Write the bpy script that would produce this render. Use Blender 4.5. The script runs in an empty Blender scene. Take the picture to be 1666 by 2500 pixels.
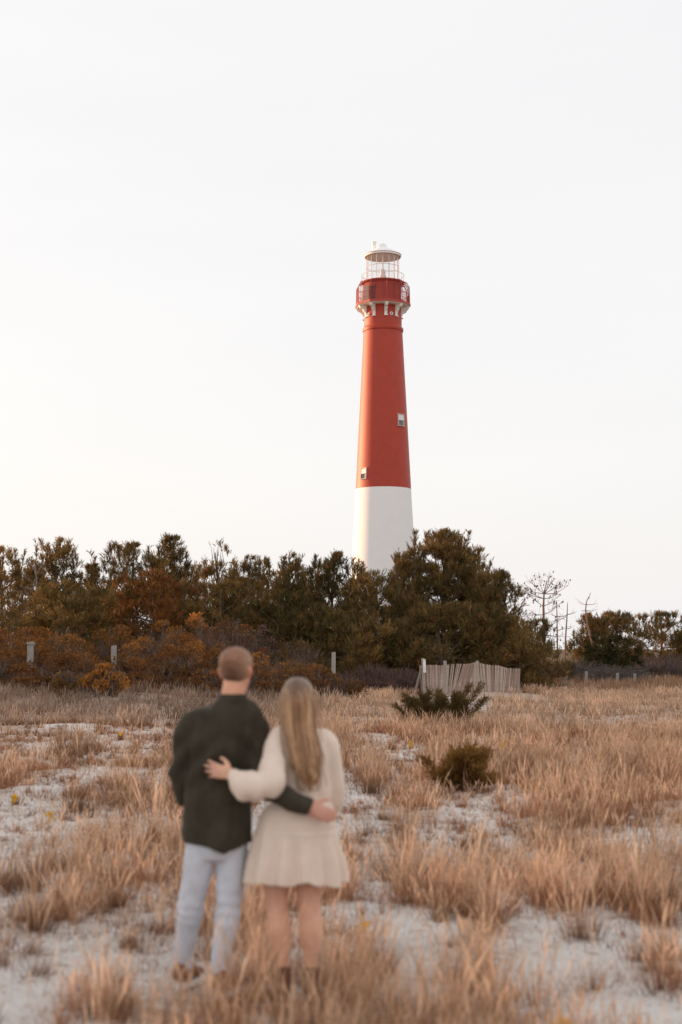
import bpy, math, random
import numpy as np
from mathutils import Vector

S = bpy.context.scene
COL = S.collection
R = math.radians

# ------------------------------------------------------------------ camera
F_PX, CX, CY, HZ, EYE = 3472.2, 833.0, 1250.0, 1583.0, 1.80   # focal length in photo pixels, horizon row, eye height
PITCH = math.atan((HZ - CY) / F_PX)
cam_d = bpy.data.cameras.new('camera')
cam_d.sensor_fit = 'VERTICAL'
cam_d.sensor_height = 36.0
cam_d.sensor_width = 24.0
cam_d.lens = 50.0
cam_d.clip_start = 0.1
cam_d.clip_end = 6000.0
cam_d.dof.use_dof = True
cam_d.dof.focus_distance = 90.0
cam_d.dof.aperture_fstop = 1.9
cam = bpy.data.objects.new('camera', cam_d)
COL.objects.link(cam)
cam.location = (0, 0, EYE)
cam.rotation_euler = (math.pi / 2 + PITCH, 0, 0)
S.camera = cam

# ------------------------------------------------------------------ light
SUN_EL, SUN_AZ = R(5.8), R(61.0)          # low sun, 51 degrees to the left of the view direction
sun_dir = Vector((-math.sin(SUN_AZ) * math.cos(SUN_EL), math.cos(SUN_AZ) * math.cos(SUN_EL), math.sin(SUN_EL)))
sd = bpy.data.lights.new('sun', 'SUN')
sd.energy = 5.0
sd.angle = R(0.6)
sd.color = (1.0, 0.60, 0.33)
sun = bpy.data.objects.new('sun', sd)
COL.objects.link(sun)
sun.rotation_euler = sun_dir.to_track_quat('Z', 'Y').to_euler()

w = bpy.data.worlds.new('World')
S.world = w
w.use_nodes = True
nt = w.node_tree
nt.nodes.clear()
sky = nt.nodes.new('ShaderNodeTexSky')
sky.sky_type = 'NISHITA'
sky.sun_disc = False
sky.sun_elevation = SUN_EL
sky.sun_rotation = -SUN_AZ
sky.air_density = 1.0
sky.dust_density = 4.0
sky.ozone_density = 1.0
veil = nt.nodes.new('ShaderNodeMix')      # thin bright veil of high cloud over the whole sky
veil.data_type = 'RGBA'
veil.inputs[0].default_value = 0.74
_tc = nt.nodes.new('ShaderNodeTexCoord')           # faint streaks in the veil
_mp = nt.nodes.new('ShaderNodeMapping')
_mp.inputs['Scale'].default_value = (1.2, 1.2, 6.0)
_nz = nt.nodes.new('ShaderNodeTexNoise')
_nz.inputs['Scale'].default_value = 2.2
_nz.inputs['Detail'].default_value = 5.0
_rp = nt.nodes.new('ShaderNodeMix')
_rp.data_type = 'RGBA'
_rp.inputs[6].default_value = (7.7, 7.56, 7.66, 1)
_rp.inputs[7].default_value = (8.45, 8.25, 8.2, 1)
nt.links.new(_tc.outputs['Generated'], _mp.inputs['Vector'])
nt.links.new(_mp.outputs[0], _nz.inputs['Vector'])
nt.links.new(_nz.outputs['Fac'], _rp.inputs[0])
nt.links.new(_rp.outputs[2], veil.inputs[7])
bg = nt.nodes.new('ShaderNodeBackground')
bg.inputs['Strength'].default_value = 0.10
wo = nt.nodes.new('ShaderNodeOutputWorld')
nt.links.new(sky.outputs[0], veil.inputs[6])
nt.links.new(veil.outputs[2], bg.inputs['Color'])
nt.links.new(bg.outputs[0], wo.inputs['Surface'])

S.view_settings.view_transform = 'Standard'
S.view_settings.look = 'None'
S.view_settings.exposure = 0.58
S.view_settings.gamma = 1.0
S.view_settings.use_curve_mapping = False
S.render.engine = 'CYCLES'
S.cycles.max_bounces = 6
S.cycles.diffuse_bounces = 3
S.cycles.transparent_max_bounces = 8
S.cycles.use_denoising = True
S.cycles.sample_clamp_indirect = 4.0

# ------------------------------------------------------------------ pixel -> world helpers
_c, _s = math.cos(PITCH), math.sin(PITCH)


def at(px, py, Y):
    """The point at forward distance Y that photo pixel (px, py) looks at."""
    a, b = (px - CX) / F_PX, (CY - py) / F_PX
    t = Y / (_c - b * _s)
    return np.array([a * t, Y, EYE + t * (_s + b * _c)])


def on_ground(px, py):
    a, b = (px - CX) / F_PX, (CY - py) / F_PX
    t = -EYE / (_s + b * _c)
    return np.array([a * t, t * (_c - b * _s)])


# ------------------------------------------------------------------ numeric helpers
def _hash(ix, iy, seed):
    h = (ix.astype(np.int64) * 374761393 + iy.astype(np.int64) * 668265263 + seed * 1442695041) & 0x7fffffff
    h = ((h ^ (h >> 13)) * 1274126177) & 0x7fffffff
    return ((h ^ (h >> 16)) & 0xffff) / 65535.0


def noise2(x, y, seed=0):
    x, y = np.asarray(x, float), np.asarray(y, float)
    ix, iy = np.floor(x), np.floor(y)
    fx, fy = x - ix, y - iy
    fx, fy = fx * fx * (3 - 2 * fx), fy * fy * (3 - 2 * fy)
    a, b = _hash(ix, iy, seed), _hash(ix + 1, iy, seed)
    c, d = _hash(ix, iy + 1, seed), _hash(ix + 1, iy + 1, seed)
    return (a * (1 - fx) + b * fx) * (1 - fy) + (c * (1 - fx) + d * fx) * fy


def sm(x, a, b):
    t = np.clip((np.asarray(x, float) - a) / (b - a), 0, 1)
    return t * t * (3 - 2 * t)


def gz(x, y):
    """Height of the ground."""
    x, y = np.asarray(x, float), np.asarray(y, float)
    h = 0.20 * (noise2(x * .33, y * .28, 1) - .5) + 0.09 * (noise2(x * 1.0, y * .9, 2) - .5) + .035 * (noise2(x * 2.7, y * 2.7, 3) - .5)
    h = h * (0.35 + .65 * sm(y, 9, 16)) * (1 - .6 * sm(y, 62, 90))
    h = h + .40 * sm(y, 33, 46) * sm(-x, -1.0, 7.0)
    h = h + 6.0 * np.exp(-((x + 33) / 7.5) ** 2) * sm(y, -30, -5) * (1 - .62 * sm(y, 66, 80)) * (1 - sm(y, 92, 118)) * (.85 + .3 * noise2(x * .1, y * .09, 5))  # dune ridge out of view at left, added to shade the field
    return h


def norm(v):
    v = np.asarray(v, float)
    return v / np.maximum(np.linalg.norm(v, axis=-1, keepdims=True), 1e-9)


class MB:
    """Collects polygons (vertices, faces, one colour per vertex, one material index per face)."""

    def __init__(self):
        self.v, self.f, self.c, self.m, self.n = [], [], [], [], 0

    def add(self, v, f, c=None, m=0):
        v = np.asarray(v, float).reshape(-1, 3)
        f = np.asarray(f, np.int64)
        if len(v) == 0 or len(f) == 0:
            return
        self.v.append(v)
        self.f.append(f + self.n)
        if c is None:
            c = np.ones((len(v), 3))
        c = np.asarray(c, float)
        if c.ndim == 1:
            c = np.tile(c, (len(v), 1))
        self.c.append(c)
        self.m.append(np.full(len(f), m, np.int32))
        self.n += len(v)

    def grid(self, P, c=None, closed=False, caps=False, m=0):
        """P: rings x points x 3."""
        P = np.asarray(P, float)
        nr, k = P.shape[:2]
        i = np.arange(nr - 1)[:, None]
        j = np.arange(k if closed else k - 1)[None, :]
        j2 = (j + 1) % k
        f = np.stack([i * k + j, i * k + j2, (i + 1) * k + j2, (i + 1) * k + j], -1).reshape(-1, 4)
        cc = None if c is None else np.asarray(c, float).reshape(-1, 3) if np.asarray(c).size > 3 else c
        self.add(P.reshape(-1, 3), f, cc, m)
        if caps:
            for r, flip in ((0, True), (nr - 1, False)):
                ctr = P[r].mean(0)
                vv = np.vstack([P[r], ctr])
                ff = np.array([[a, (a + 1) % k, k] for a in range(k)])
                if flip:
                    ff = ff[:, ::-1]
                c2 = None
                if c is not None:
                    c2 = c if np.asarray(c).size == 3 else np.vstack([np.asarray(c, float).reshape(nr, k, 3)[r], np.asarray(c, float).reshape(nr, k, 3)[r].mean(0)])
                self.add(vv, ff, c2, m)

    def box(self, c, size, col=None, rot=None, m=0, taper=1.0):
        sx, sy, sz = np.asarray(size, float) / 2
        v = np.array([[x, y, z] for z in (-1, 1) for y in (-1, 1) for x in (-1, 1)], float)
        k = np.where(v[:, 2:3] > 0, taper, 1.0)
        v = v * np.array([[sx, sy, sz]]) * np.hstack([k, k, np.ones_like(k)])
        if rot is not None:
            v = v @ np.asarray(rot).T
        f = [[0, 2, 3, 1], [4, 5, 7, 6], [0, 1, 5, 4], [2, 6, 7, 3], [0, 4, 6, 2], [1, 3, 7, 5]]
        self.add(v + np.asarray(c, float), f, col, m)

    def tube(self, pts, rad, k=6, col=None, caps=True, m=0):
        pts = np.asarray(pts, float)
        rad = np.broadcast_to(np.asarray(rad, float), (len(pts),))
        t = np.gradient(pts, axis=0)
        t = norm(t)
        ref = np.array([0, 0, 1.0]) if abs(t[:, 2].mean()) < .8 else np.array([1.0, 0, 0])
        u = norm(np.cross(t, ref))
        v = np.cross(t, u)
        a = np.linspace(0, 2 * np.pi, k, endpoint=False)
        P = pts[:, None] + rad[:, None, None] * (np.cos(a)[None, :, None] * u[:, None] + np.sin(a)[None, :, None] * v[:, None])
        self.grid(P, col, closed=True, caps=caps, m=m)

    def lathe(self, prof, c=(0, 0), k=48, col=None, caps=False, a0=0.0, m=0):
        """prof: list of (radius, z)."""
        prof = np.asarray(prof, float)
        a = np.linspace(0, 2 * np.pi, k, endpoint=False) + a0
        P = np.stack([c[0] + prof[:, :1] * np.cos(a), c[1] + prof[:, :1] * np.sin(a), np.repeat(prof[:, 1:], k, 1)], -1)
        self.grid(P, col, closed=True, caps=caps, m=m)

    def mesh(self, name, mats, smooth=False):
        me = bpy.data.meshes.new(name)
        v = np.vstack(self.v)
        me.vertices.add(len(v))
        me.vertices.foreach_set('co', v.astype(np.float32).ravel())
        tot = np.concatenate([np.full(len(f), f.shape[1], np.int32) for f in self.f])
        idx = np.concatenate([f.ravel() for f in self.f]).astype(np.int32)
        start = np.concatenate([[0], np.cumsum(tot)[:-1]]).astype(np.int32)
        me.loops.add(len(idx))
        me.loops.foreach_set('vertex_index', idx)
        me.polygons.add(len(tot))
        me.polygons.foreach_set('loop_start', start)
        me.polygons.foreach_set('loop_total', tot)
        me.polygons.foreach_set('material_index', np.concatenate(self.m))
        me.polygons.foreach_set('use_smooth', np.full(len(tot), smooth, bool))
        at_ = me.attributes.new('Col', 'FLOAT_COLOR', 'POINT')
        c = np.vstack(self.c)
        at_.data.foreach_set('color', np.hstack([c, np.ones((len(c), 1))]).astype(np.float32).ravel())
        for m_ in (mats if isinstance(mats, (list, tuple)) else [mats]):
            me.materials.append(m_)
        me.update(calc_edges=True)
        return me

    def build(self, name, mats, parent=None, smooth=False):
        o = bpy.data.objects.new(name, self.mesh(name, mats, smooth))
        COL.objects.link(o)
        if parent is not None:
            o.parent = parent
            o.matrix_parent_inverse = parent.matrix_world.inverted()
        return o


def tag(o, label=None, cat=None, group=None, kind=None):
    if label: o['label'] = label
    if cat: o['category'] = cat
    if group: o['group'] = group
    if kind: o['kind'] = kind
    return o


def thing(name, loc, label, cat, group=None):
    o = bpy.data.objects.new(name, None)
    o.empty_display_size = .2
    COL.objects.link(o)
    o.location = loc
    # parts are modelled in world coordinates: remember the inverse at once
    from mathutils import Matrix
    o.matrix_world = Matrix.Translation(Vector(loc))
    return tag(o, label, cat, group)


# ------------------------------------------------------------------ materials
def mat(name, build):
    m = bpy.data.materials.new(name)
    m.use_nodes = True
    t = m.node_tree
    t.nodes.clear()
    out = t.nodes.new('ShaderNodeOutputMaterial')
    build(t, out)
    return m


def N(t, kind, **kw):
    n = t.nodes.new(kind)
    for k, v in kw.items():
        if hasattr(n, k) and not k[0].isupper():
            setattr(n, k, v)
        else:
            n.inputs[k.replace('_', ' ')].default_value = v
    return n


def surf_mat(name, color=(1, 1, 1), attr=False, var=.15, scale=8., rough=.8, bump=.0, bscale=40., spec=.3, sc=(1, 1, 1), stain=None, metallic=0., coord='Object', sheen=0.):
    """Base colour (or the mesh's own Col) varied by two noises, with a fine bump."""

    def b(t, out):
        p = N(t, 'ShaderNodeBsdfPrincipled', Roughness=rough, Metallic=metallic)
        p.inputs['Specular IOR Level'].default_value = spec
        if sheen:
            p.inputs['Sheen Weight'].default_value = sheen
            p.inputs['Sheen Roughness'].default_value = .35
        tc = N(t, 'ShaderNodeTexCoord')
        mp = N(t, 'ShaderNodeMapping')
        mp.inputs['Scale'].default_value = sc
        t.links.new(tc.outputs[coord], mp.inputs['Vector'])
        n1 = N(t, 'ShaderNodeTexNoise', Scale=scale, Detail=6.0, Roughness=.65)
        t.links.new(mp.outputs[0], n1.inputs['Vector'])
        mr = N(t, 'ShaderNodeMapRange')
        mr.inputs['From Min'].default_value = .3
        mr.inputs['From Max'].default_value = .7
        mr.inputs['To Min'].default_value = 1 - var
        mr.inputs['To Max'].default_value = 1 + var
        t.links.new(n1.outputs['Fac'], mr.inputs['Value'])
        mx = N(t, 'ShaderNodeMix', data_type='RGBA', blend_type='MULTIPLY')
        mx.inputs[0].default_value = 1.0
        if attr:
            at_ = N(t, 'ShaderNodeAttribute', attribute_name='Col')
            src = at_.outputs['Color']
            t.links.new(src, mx.inputs[6])
        else:
            mx.inputs[6].default_value = (*color, 1)
        t.links.new(mr.outputs[0], mx.inputs[7])
        res = mx.outputs[2]
        if stain:
            n2 = N(t, 'ShaderNodeTexNoise', Scale=stain[1], Detail=8.0, Roughness=.7)
            mp2 = N(t, 'ShaderNodeMapping')
            mp2.inputs['Scale'].default_value = stain[3] if len(stain) > 3 else (1, 1, 1)
            t.links.new(tc.outputs[coord], mp2.inputs['Vector'])
            t.links.new(mp2.outputs[0], n2.inputs['Vector'])
            r2 = N(t, 'ShaderNodeMapRange')
            r2.inputs['From Min'].default_value = stain[2]
            r2.inputs['From Max'].default_value = stain[2] + .16
            t.links.new(n2.outputs['Fac'], r2.inputs['Value'])
            m2 = N(t, 'ShaderNodeMix', data_type='RGBA')
            t.links.new(r2.outputs[0], m2.inputs[0])
            t.links.new(res, m2.inputs[6])
            m2.inputs[7].default_value = (*stain[0], 1)
            res = m2.outputs[2]
        t.links.new(res, p.inputs['Base Color'])
        if bump:
            n3 = N(t, 'ShaderNodeTexNoise', Scale=bscale, Detail=5.0, Roughness=.7)
            t.links.new(mp.outputs[0], n3.inputs['Vector'])
            bp = N(t, 'ShaderNodeBump', Strength=bump, Distance=.02)
            t.links.new(n3.outputs['Fac'], bp.inputs['Height'])
            t.links.new(bp.outputs[0], p.inputs['Normal'])
        t.links.new(p.outputs[0], out.inputs['Surface'])

    return mat(name, b)


def leaf_mat(name, trans=.3, var=.25, scale=30.):
    def b(t, out):
        at_ = N(t, 'ShaderNodeAttribute', attribute_name='Col')
        tc = N(t, 'ShaderNodeTexCoord')
        n1 = N(t, 'ShaderNodeTexNoise', Scale=scale, Detail=3.0)
        t.links.new(tc.outputs['Object'], n1.inputs['Vector'])
        mr = N(t, 'ShaderNodeMapRange')
        mr.inputs['From Min'].default_value = .3
        mr.inputs['From Max'].default_value = .7
        mr.inputs['To Min'].default_value = 1 - var
        mr.inputs['To Max'].default_value = 1 + var
        t.links.new(n1.outputs['Fac'], mr.inputs['Value'])
        mx = N(t, 'ShaderNodeMix', data_type='RGBA', blend_type='MULTIPLY')
        mx.inputs[0].default_value = 1.0
        t.links.new(at_.outputs['Color'], mx.inputs[6])
        t.links.new(mr.outputs[0], mx.inputs[7])
        d = N(t, 'ShaderNodeBsdfDiffuse', Roughness=.5)
        tr = N(t, 'ShaderNodeBsdfTranslucent')
        ms = N(t, 'ShaderNodeMixShader')
        ms.inputs[0].default_value = trans
        t.links.new(mx.outputs[2], d.inputs['Color'])
        t.links.new(mx.outputs[2], tr.inputs['Color'])
        t.links.new(d.outputs[0], ms.inputs[1])
        t.links.new(tr.outputs[0], ms.inputs[2])
        t.links.new(ms.outputs[0], out.inputs['Surface'])

    return mat(name, b)


def sand_build(t, out):
    p = N(t, 'ShaderNodeBsdfPrincipled', Roughness=.95)
    p.inputs['Specular IOR Level'].default_value = .15
    tc = N(t, 'ShaderNodeTexCoord')

    def nz(scale, detail=6., rough=.65, sc=(1, 1, 1)):
        mp = N(t, 'ShaderNodeMapping')
        mp.inputs['Scale'].default_value = sc
        t.links.new(tc.outputs['Object'], mp.inputs['Vector'])
        n = N(t, 'ShaderNodeTexNoise', Scale=scale, Detail=detail, Roughness=rough)
        t.links.new(mp.outputs[0], n.inputs['Vector'])
        return n.outputs['Fac']

    def mr(v, a, b, c=0., d=1.):
        m = N(t, 'ShaderNodeMapRange')
        for k, x in (('From Min', a), ('From Max', b), ('To Min', c), ('To Max', d)):
            m.inputs[k].default_value = x
        t.links.new(v, m.inputs['Value'])
        return m.outputs[0]

    def mix(f, a, b):
        m = N(t, 'ShaderNodeMix', data_type='RGBA')
        t.links.new(f, m.inputs[0])
        for s, x in ((6, a), (7, b)):
            if isinstance(x, tuple):
                m.inputs[s].default_value = (*x, 1)
            else:
                t.links.new(x, m.inputs[s])
        return m.outputs[2]

    base = mix(mr(nz(1.2), .35, .65), (.74, .685, .645), (.86, .82, .785))
    base = mix(mr(nz(30., 4.), .55, .66, 0, .9), base, (.40, .31, .26))           # gravel and shell grit
    base = mix(mr(nz(60., 3.), .60, .68, 0, .9), base, (.88, .86, .84))            # pale shells
    base = mix(mr(nz(4.5, 8., .75), .54, .66, 0, .8), base, (.42, .285, .195))       # old thatch and roots
    at_ = N(t, 'ShaderNodeAttribute', attribute_name='Col')
    sep = N(t, 'ShaderNodeSeparateColor')
    t.links.new(at_.outputs['Color'], sep.inputs[0])
    litter = mix(mr(nz(22., 6., .7), .35, .65), (.27, .145, .085), (.50, .34, .23))
    mt = N(t, 'ShaderNodeMath', operation='MULTIPLY')
    t.links.new(sep.outputs[0], mt.inputs[0])
    t.links.new(mr(nz(7., 6., .7), .36, .56), mt.inputs[1])
    base = mix(mt.outputs[0], base, litter)                                        # dry litter under the grass
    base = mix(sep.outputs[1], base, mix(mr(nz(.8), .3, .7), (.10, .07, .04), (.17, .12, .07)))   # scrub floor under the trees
    t.links.new(base, p.inputs['Base Color'])
    bp = N(t, 'ShaderNodeBump', Strength=.9, Distance=.03)
    m = N(t, 'ShaderNodeMath', operation='ADD')
    t.links.new(nz(14., 8., .7), m.inputs[0])
    t.links.new(mr(nz(45., 4.), .3, .7, 0, .5), m.inputs[1])
    t.links.new(m.outputs[0], bp.inputs['Height'])
    t.links.new(bp.outputs[0], p.inputs['Normal'])
    t.links.new(p.outputs[0], out.inputs['Surface'])


M = {
    'sand': mat('dune_sand', sand_build),
    'grass': leaf_mat('dry_grass', .40, .2, 3.),
    'needle': leaf_mat('pine_needles', .26, .3, 3.),
    'leaf': leaf_mat('shrub_leaves', .4, .3, 4.),
    'bark': surf_mat('bark', attr=True, var=.3, scale=6, rough=.9, bump=.4, sc=(3, 3, .6)),
    'wood': surf_mat('weathered_wood', (.36, .32, .29), var=.3, scale=14, rough=.9, bump=.35, sc=(3, 3, .35)),
    'slat': surf_mat('fence_lath', attr=True, var=.25, scale=12, rough=.9, bump=.2, sc=(3, 3, .4)),
    'red': surf_mat('red_masonry_paint', (.43, .033, .008), var=.10, scale=1.2, rough=.58, spec=.6, sheen=.22, bump=.25, bscale=6., stain=((.40, .044, .016), 1.5, .60, (1, 1, .25))),
    'white': surf_mat('white_masonry_paint', (.90, .885, .875), var=.02, scale=1.0, rough=.7, bump=.2, bscale=6., stain=((.86, .84, .82), 1.2, .62, (1, 1, .2))),
    'trimw': surf_mat('white_trim_paint', (.88, .855, .82), var=.04, scale=5., rough=.6),
    'iron': surf_mat('red_iron_paint', (.42, .058, .042), var=.15, scale=5., rough=.5, spec=.4),
    'mull': surf_mat('lantern_bar_paint', (.66, .50, .45), var=.15, scale=5., rough=.5, spec=.4),
    'roofw': surf_mat('lantern_roof_paint', (.90, .885, .875), var=.03, scale=3., rough=.55),
    'dark': surf_mat('opening_shade', (.10, .05, .042), var=.2, scale=4., rough=.6),
    'door': surf_mat('pale_door_paint', (.75, .62, .52), var=.08, scale=5., rough=.6),
    'sash': surf_mat('sash_paint', (.62, .46, .40), var=.08, scale=5., rough=.6),
    'lens': surf_mat('lens_housing', (.72, .69, .68), var=.1, scale=5., rough=.4),
}


def glass_build(t, out):
    g = N(t, 'ShaderNodeBsdfGlossy', Roughness=.03)
    g.inputs['Color'].default_value = (.9, .9, .92, 1)
    tr = N(t, 'ShaderNodeBsdfTransparent')
    tr.inputs['Color'].default_value = (.95, .95, .95, 1)
    ms = N(t, 'ShaderNodeMixShader')
    ms.inputs[0].default_value = .07
    t.links.new(tr.outputs[0], ms.inputs[1])
    t.links.new(g.outputs[0], ms.inputs[2])
    t.links.new(ms.outputs[0], out.inputs['Surface'])


M['glass'] = mat('lantern_glass', glass_build)
M['pane'] = surf_mat('window_pane', (.05, .05, .055), var=.1, rough=.06, spec=1.0)
M['pale_sash'] = surf_mat('pale_upper_sash', (.82, .80, .79), var=.04, rough=.6)  # even pale panel for the upper sash

# ------------------------------------------------------------------ grass layout (needed by the ground's litter too)
rng = np.random.default_rng(7)
# bare sand (photo ellipses px, py, rx, ry) and full clumps, laid out on the ground plane
BARE = [(250, 1812, 190, 26), (420, 1790, 90, 18), (120, 1985, 190, 45), (330, 2010, 110, 40), (330, 2240, 130, 95), (90, 2090, 130, 60), (60, 2330, 110, 60),
        (880, 1985, 90, 70), (1140, 1960, 95, 60), (1290, 1862, 60, 24), (1010, 1835, 60, 16), (1080, 2290, 110, 70), (1390, 2400, 150, 60), (1620, 2130, 80, 120),
        (940, 2160, 90, 40), (1010, 2420, 100, 50), (1500, 2260, 70, 60), (470, 2330, 90, 60), (700, 2300, 60, 50), (1230, 2190, 70, 40), (1350, 2110, 40, 30),
        (1120, 1718, 70, 18), (1340, 1708, 60, 9), (1530, 2470, 90, 40), (560, 2200, 60, 60), (1320, 1790, 45, 14), (880, 1800, 60, 22), (1260, 1940, 50, 25), (1420, 1870, 60, 16), (700, 1830, 60, 20), (1230, 2030, 70, 22), (1600, 1985, 60, 22), (150, 1890, 120, 16), (300, 2110, 120, 50), (100, 2210, 80, 40)]
FULL = [(360, 1990, 60, 45), (905, 1900, 55, 30), (985, 2050, 35, 60), (1450, 2150, 110, 70), (1180, 2230, 60, 45), (1480, 1960, 150, 50), (270, 2450, 130, 50), (640, 2450, 160, 50),
        (1190, 2080, 60, 45), (120, 2200, 60, 35), (840, 2100, 60, 35), (1330, 2040, 80, 45), (1150, 2420, 60, 60), (860, 2450, 70, 60), (60, 1900, 70, 30), (180, 1840, 60, 16),
        (1130, 2300, 50, 50), (1600, 1900, 90, 60), (1110, 1930, 60, 14), (1050, 1810, 90, 16), (1500, 1800, 170, 50), (1300, 1960, 60, 30), (600, 2390, 90, 40), (1620, 2380, 60, 40), (740, 2430, 80, 50)]


def _ell(lst):
    out = []
    for px, py, rx, ry in lst:
        a = on_ground(px, py)
        l_, r_ = on_ground(px - rx, py), on_ground(px + rx, py)
        t_, b_ = on_ground(px, max(py - ry, 1625)), on_ground(px, py + ry)
        out.append((a[0], (t_[1] + b_[1]) / 2, (r_[0] - l_[0]) / 2, (t_[1] - b_[1]) / 2))
    return np.array(out)


BARE_E, FULL_E = _ell(BARE), _ell(FULL)


def _inside(E, x, y, soft=.35):
    r = np.sqrt(((x[:, None] - E[:, 0]) / E[:, 2]) ** 2 + ((y[:, None] - E[:, 1]) / E[:, 3]) ** 2)
    return (1 - sm(r, 1 - soft, 1 + soft * .5)).max(1)


def density(x, y):
    x, y = np.asarray(x, float), np.asarray(y, float)
    f_ = sm(y, 9, 18)
    n = (1 - f_) * (.6 * noise2(x * .6 + 3, y * .34, 11) + .4 * noise2(x * 1.5, y * 1.1, 12)) + f_ * (.55 * noise2(x * .5 + 3, y * .15, 14) + .45 * noise2(x * 1.3, y * .5, 15))
    thr = .49 - .05 * sm(y, 14, 28) - .32 * sm(y, 27, 37) - .09 * sm(x, .5, 4) * sm(y, 8, 14)
    d = sm(n, thr - .06, thr + .14)
    d = np.maximum(d, _inside(FULL_E, x, y))
    return d * (1 - .80 * _inside(BARE_E, x, y))


# ------------------------------------------------------------------ ground
def axis(fine0, fine1, step, lim0, lim1, grow=1.18):
    a = list(np.arange(fine0, fine1 + 1e-6, step))
    s, v, right = step, fine1, []
    while v < lim1:
        s *= grow
        v += s
        right.append(min(v, lim1))
    s, v, left = step, fine0, []
    while v > lim0:
        s *= grow
        v -= s
        left.append(max(v, lim0))
    return np.array(left[::-1] + a + right)


gx, gy = axis(-13, 13, .27, -1800, 1800), axis(3, 60, .27, -400, 2600)
GX, GY = np.meshgrid(gx, gy)
GZ = gz(GX.ravel(), GY.ravel())
lit = np.clip(density(GX.ravel(), GY.ravel()) * .9 + .38 * sm(noise2(GX.ravel() * 2.1, GY.ravel() * 1.6, 77), .45, .8), 0, 1)
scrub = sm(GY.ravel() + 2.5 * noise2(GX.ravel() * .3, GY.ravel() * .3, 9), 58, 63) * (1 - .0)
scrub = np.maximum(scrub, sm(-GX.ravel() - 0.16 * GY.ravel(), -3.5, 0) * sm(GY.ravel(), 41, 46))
b = MB()
b.grid(np.stack([GX, GY, GZ.reshape(GX.shape)], -1), np.stack([lit, scrub, lit * 0], -1).reshape(*GX.shape, 3))
ground = tag(b.build('ground', M['sand'], smooth=True), kind='structure')

# ------------------------------------------------------------------ lighthouse
LD = 166.0
LXC = at(936.5, 1190, LD)[0]
PXM = LD / F_PX * 1.003          # metres per photo pixel there


def lz(py):
    return at(936.5, py, LD)[2]


LC = (LXC, LD)
lh = thing('lighthouse', (LXC, LD, float(gz(LXC, LD))), 'tall red and white lighthouse tower rising behind the pines', 'lighthouse')
z_split, z_mould = lz(1195), lz(806)
r_at = lambda py: (48.2 + (py - 811) * .0513) * PXM
b = MB()
b.lathe([(r_at(1640), lz(1640)), (r_at(1400), lz(1400)), (r_at(1195), z_split)], LC, 96)
b.build('white_tower_wall', M['white'], lh, True)
b = MB()
b.lathe([(r_at(1195) + .004, z_split), (r_at(1000) + .004, lz(1000)), (r_at(811), lz(811))], LC, 96)
b.lathe([(46.6 * PXM, lz(803)), (46.2 * PXM, lz(751))], LC, 96)
b.build('red_tower_wall', M['red'], lh, True)
b = MB()
b.lathe([(r_at(811) - .05, lz(813)), (r_at(811) + .09, lz(811)), (50.6 * PXM, lz(808)), (50.6 * PXM, lz(804)), (48.6 * PXM, lz(802)), (46.5 * PXM, lz(799))], LC, 96)
b.build('moulding_ring', M['red'], lh, False)

RD = 68.0 * PXM                                   # gallery deck, ten corners over ten brackets
ANG = [R(-90 + 7 + 36 * k) for k in range(10)]    # measured from +x; -90 faces the camera
zd0, zd1 = lz(752), lz(746)
b = MB()
b.lathe([(45 * PXM, zd0), (RD - .12, zd0), (RD, zd0 + .10), (RD, zd1), (45 * PXM, zd1)], LC, 10, a0=ANG[0])
b.build('gallery_deck', M['trimw'], lh)
b = MB()
b.lathe([(RD + .05, zd0 + .08), (RD + .07, zd0 + .08), (RD + .07, zd1 + .06), (RD - .06, zd1 + .06), (RD - .06, zd1 + .02)], LC, 10, a0=ANG[0])
b.build('deck_edge', M['iron'], lh)


def bracket_mesh():
    b = MB()
    # profile in the radial plane: x outward, z down from the deck
    r0, r1 = 46.0 * PXM, RD - .15
    P = [(r0, 0), (r1, 0), (r1, -.20), (r1 - .12, -.34), (r1 - .30, -.40), (r1 - .42, -.40), (r1 - .52, -.62), (r1 - .66, -.78), (r1 - .72, -.80), (r1 - .80, -1.05), (r0 + .02, -1.32), (r0, -1.32)]
    P = np.array(P)
    n = len(P)
    v = np.vstack([np.column_stack([P[:, 0], np.full(n, s), P[:, 1]]) for s in (-.17, .17)])
    b.add(v, [[i, (i + 1) % n, n + (i + 1) % n, n + i] for i in range(n)])
    ctr = [r0 + .05, 0, -.1]
    for s, off in ((-.17, 0), (.17, n)):
        vv = np.vstack([v[off:off + n], [[r0, s, -.45]]])
        b.add(vv, [[i, (i + 1) % n, n] for i in range(n)])
    b.box([r0 + .10, 0, -1.36], [.24, .40, .10])
    b.box([(r0 + r1) / 2 + .1, 0, -.03], [r1 - r0 - .1, .42, .07])
    return b


brm = bracket_mesh().mesh('bracket', M['trimw'])
for a in ANG:
    o = bpy.data.objects.new('bracket', brm)
    COL.objects.link(o)
    o.parent = lh
    o.location = (0, 0, zd0 - lh.location.z)
    o.rotation_euler = (0, 0, a)

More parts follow.
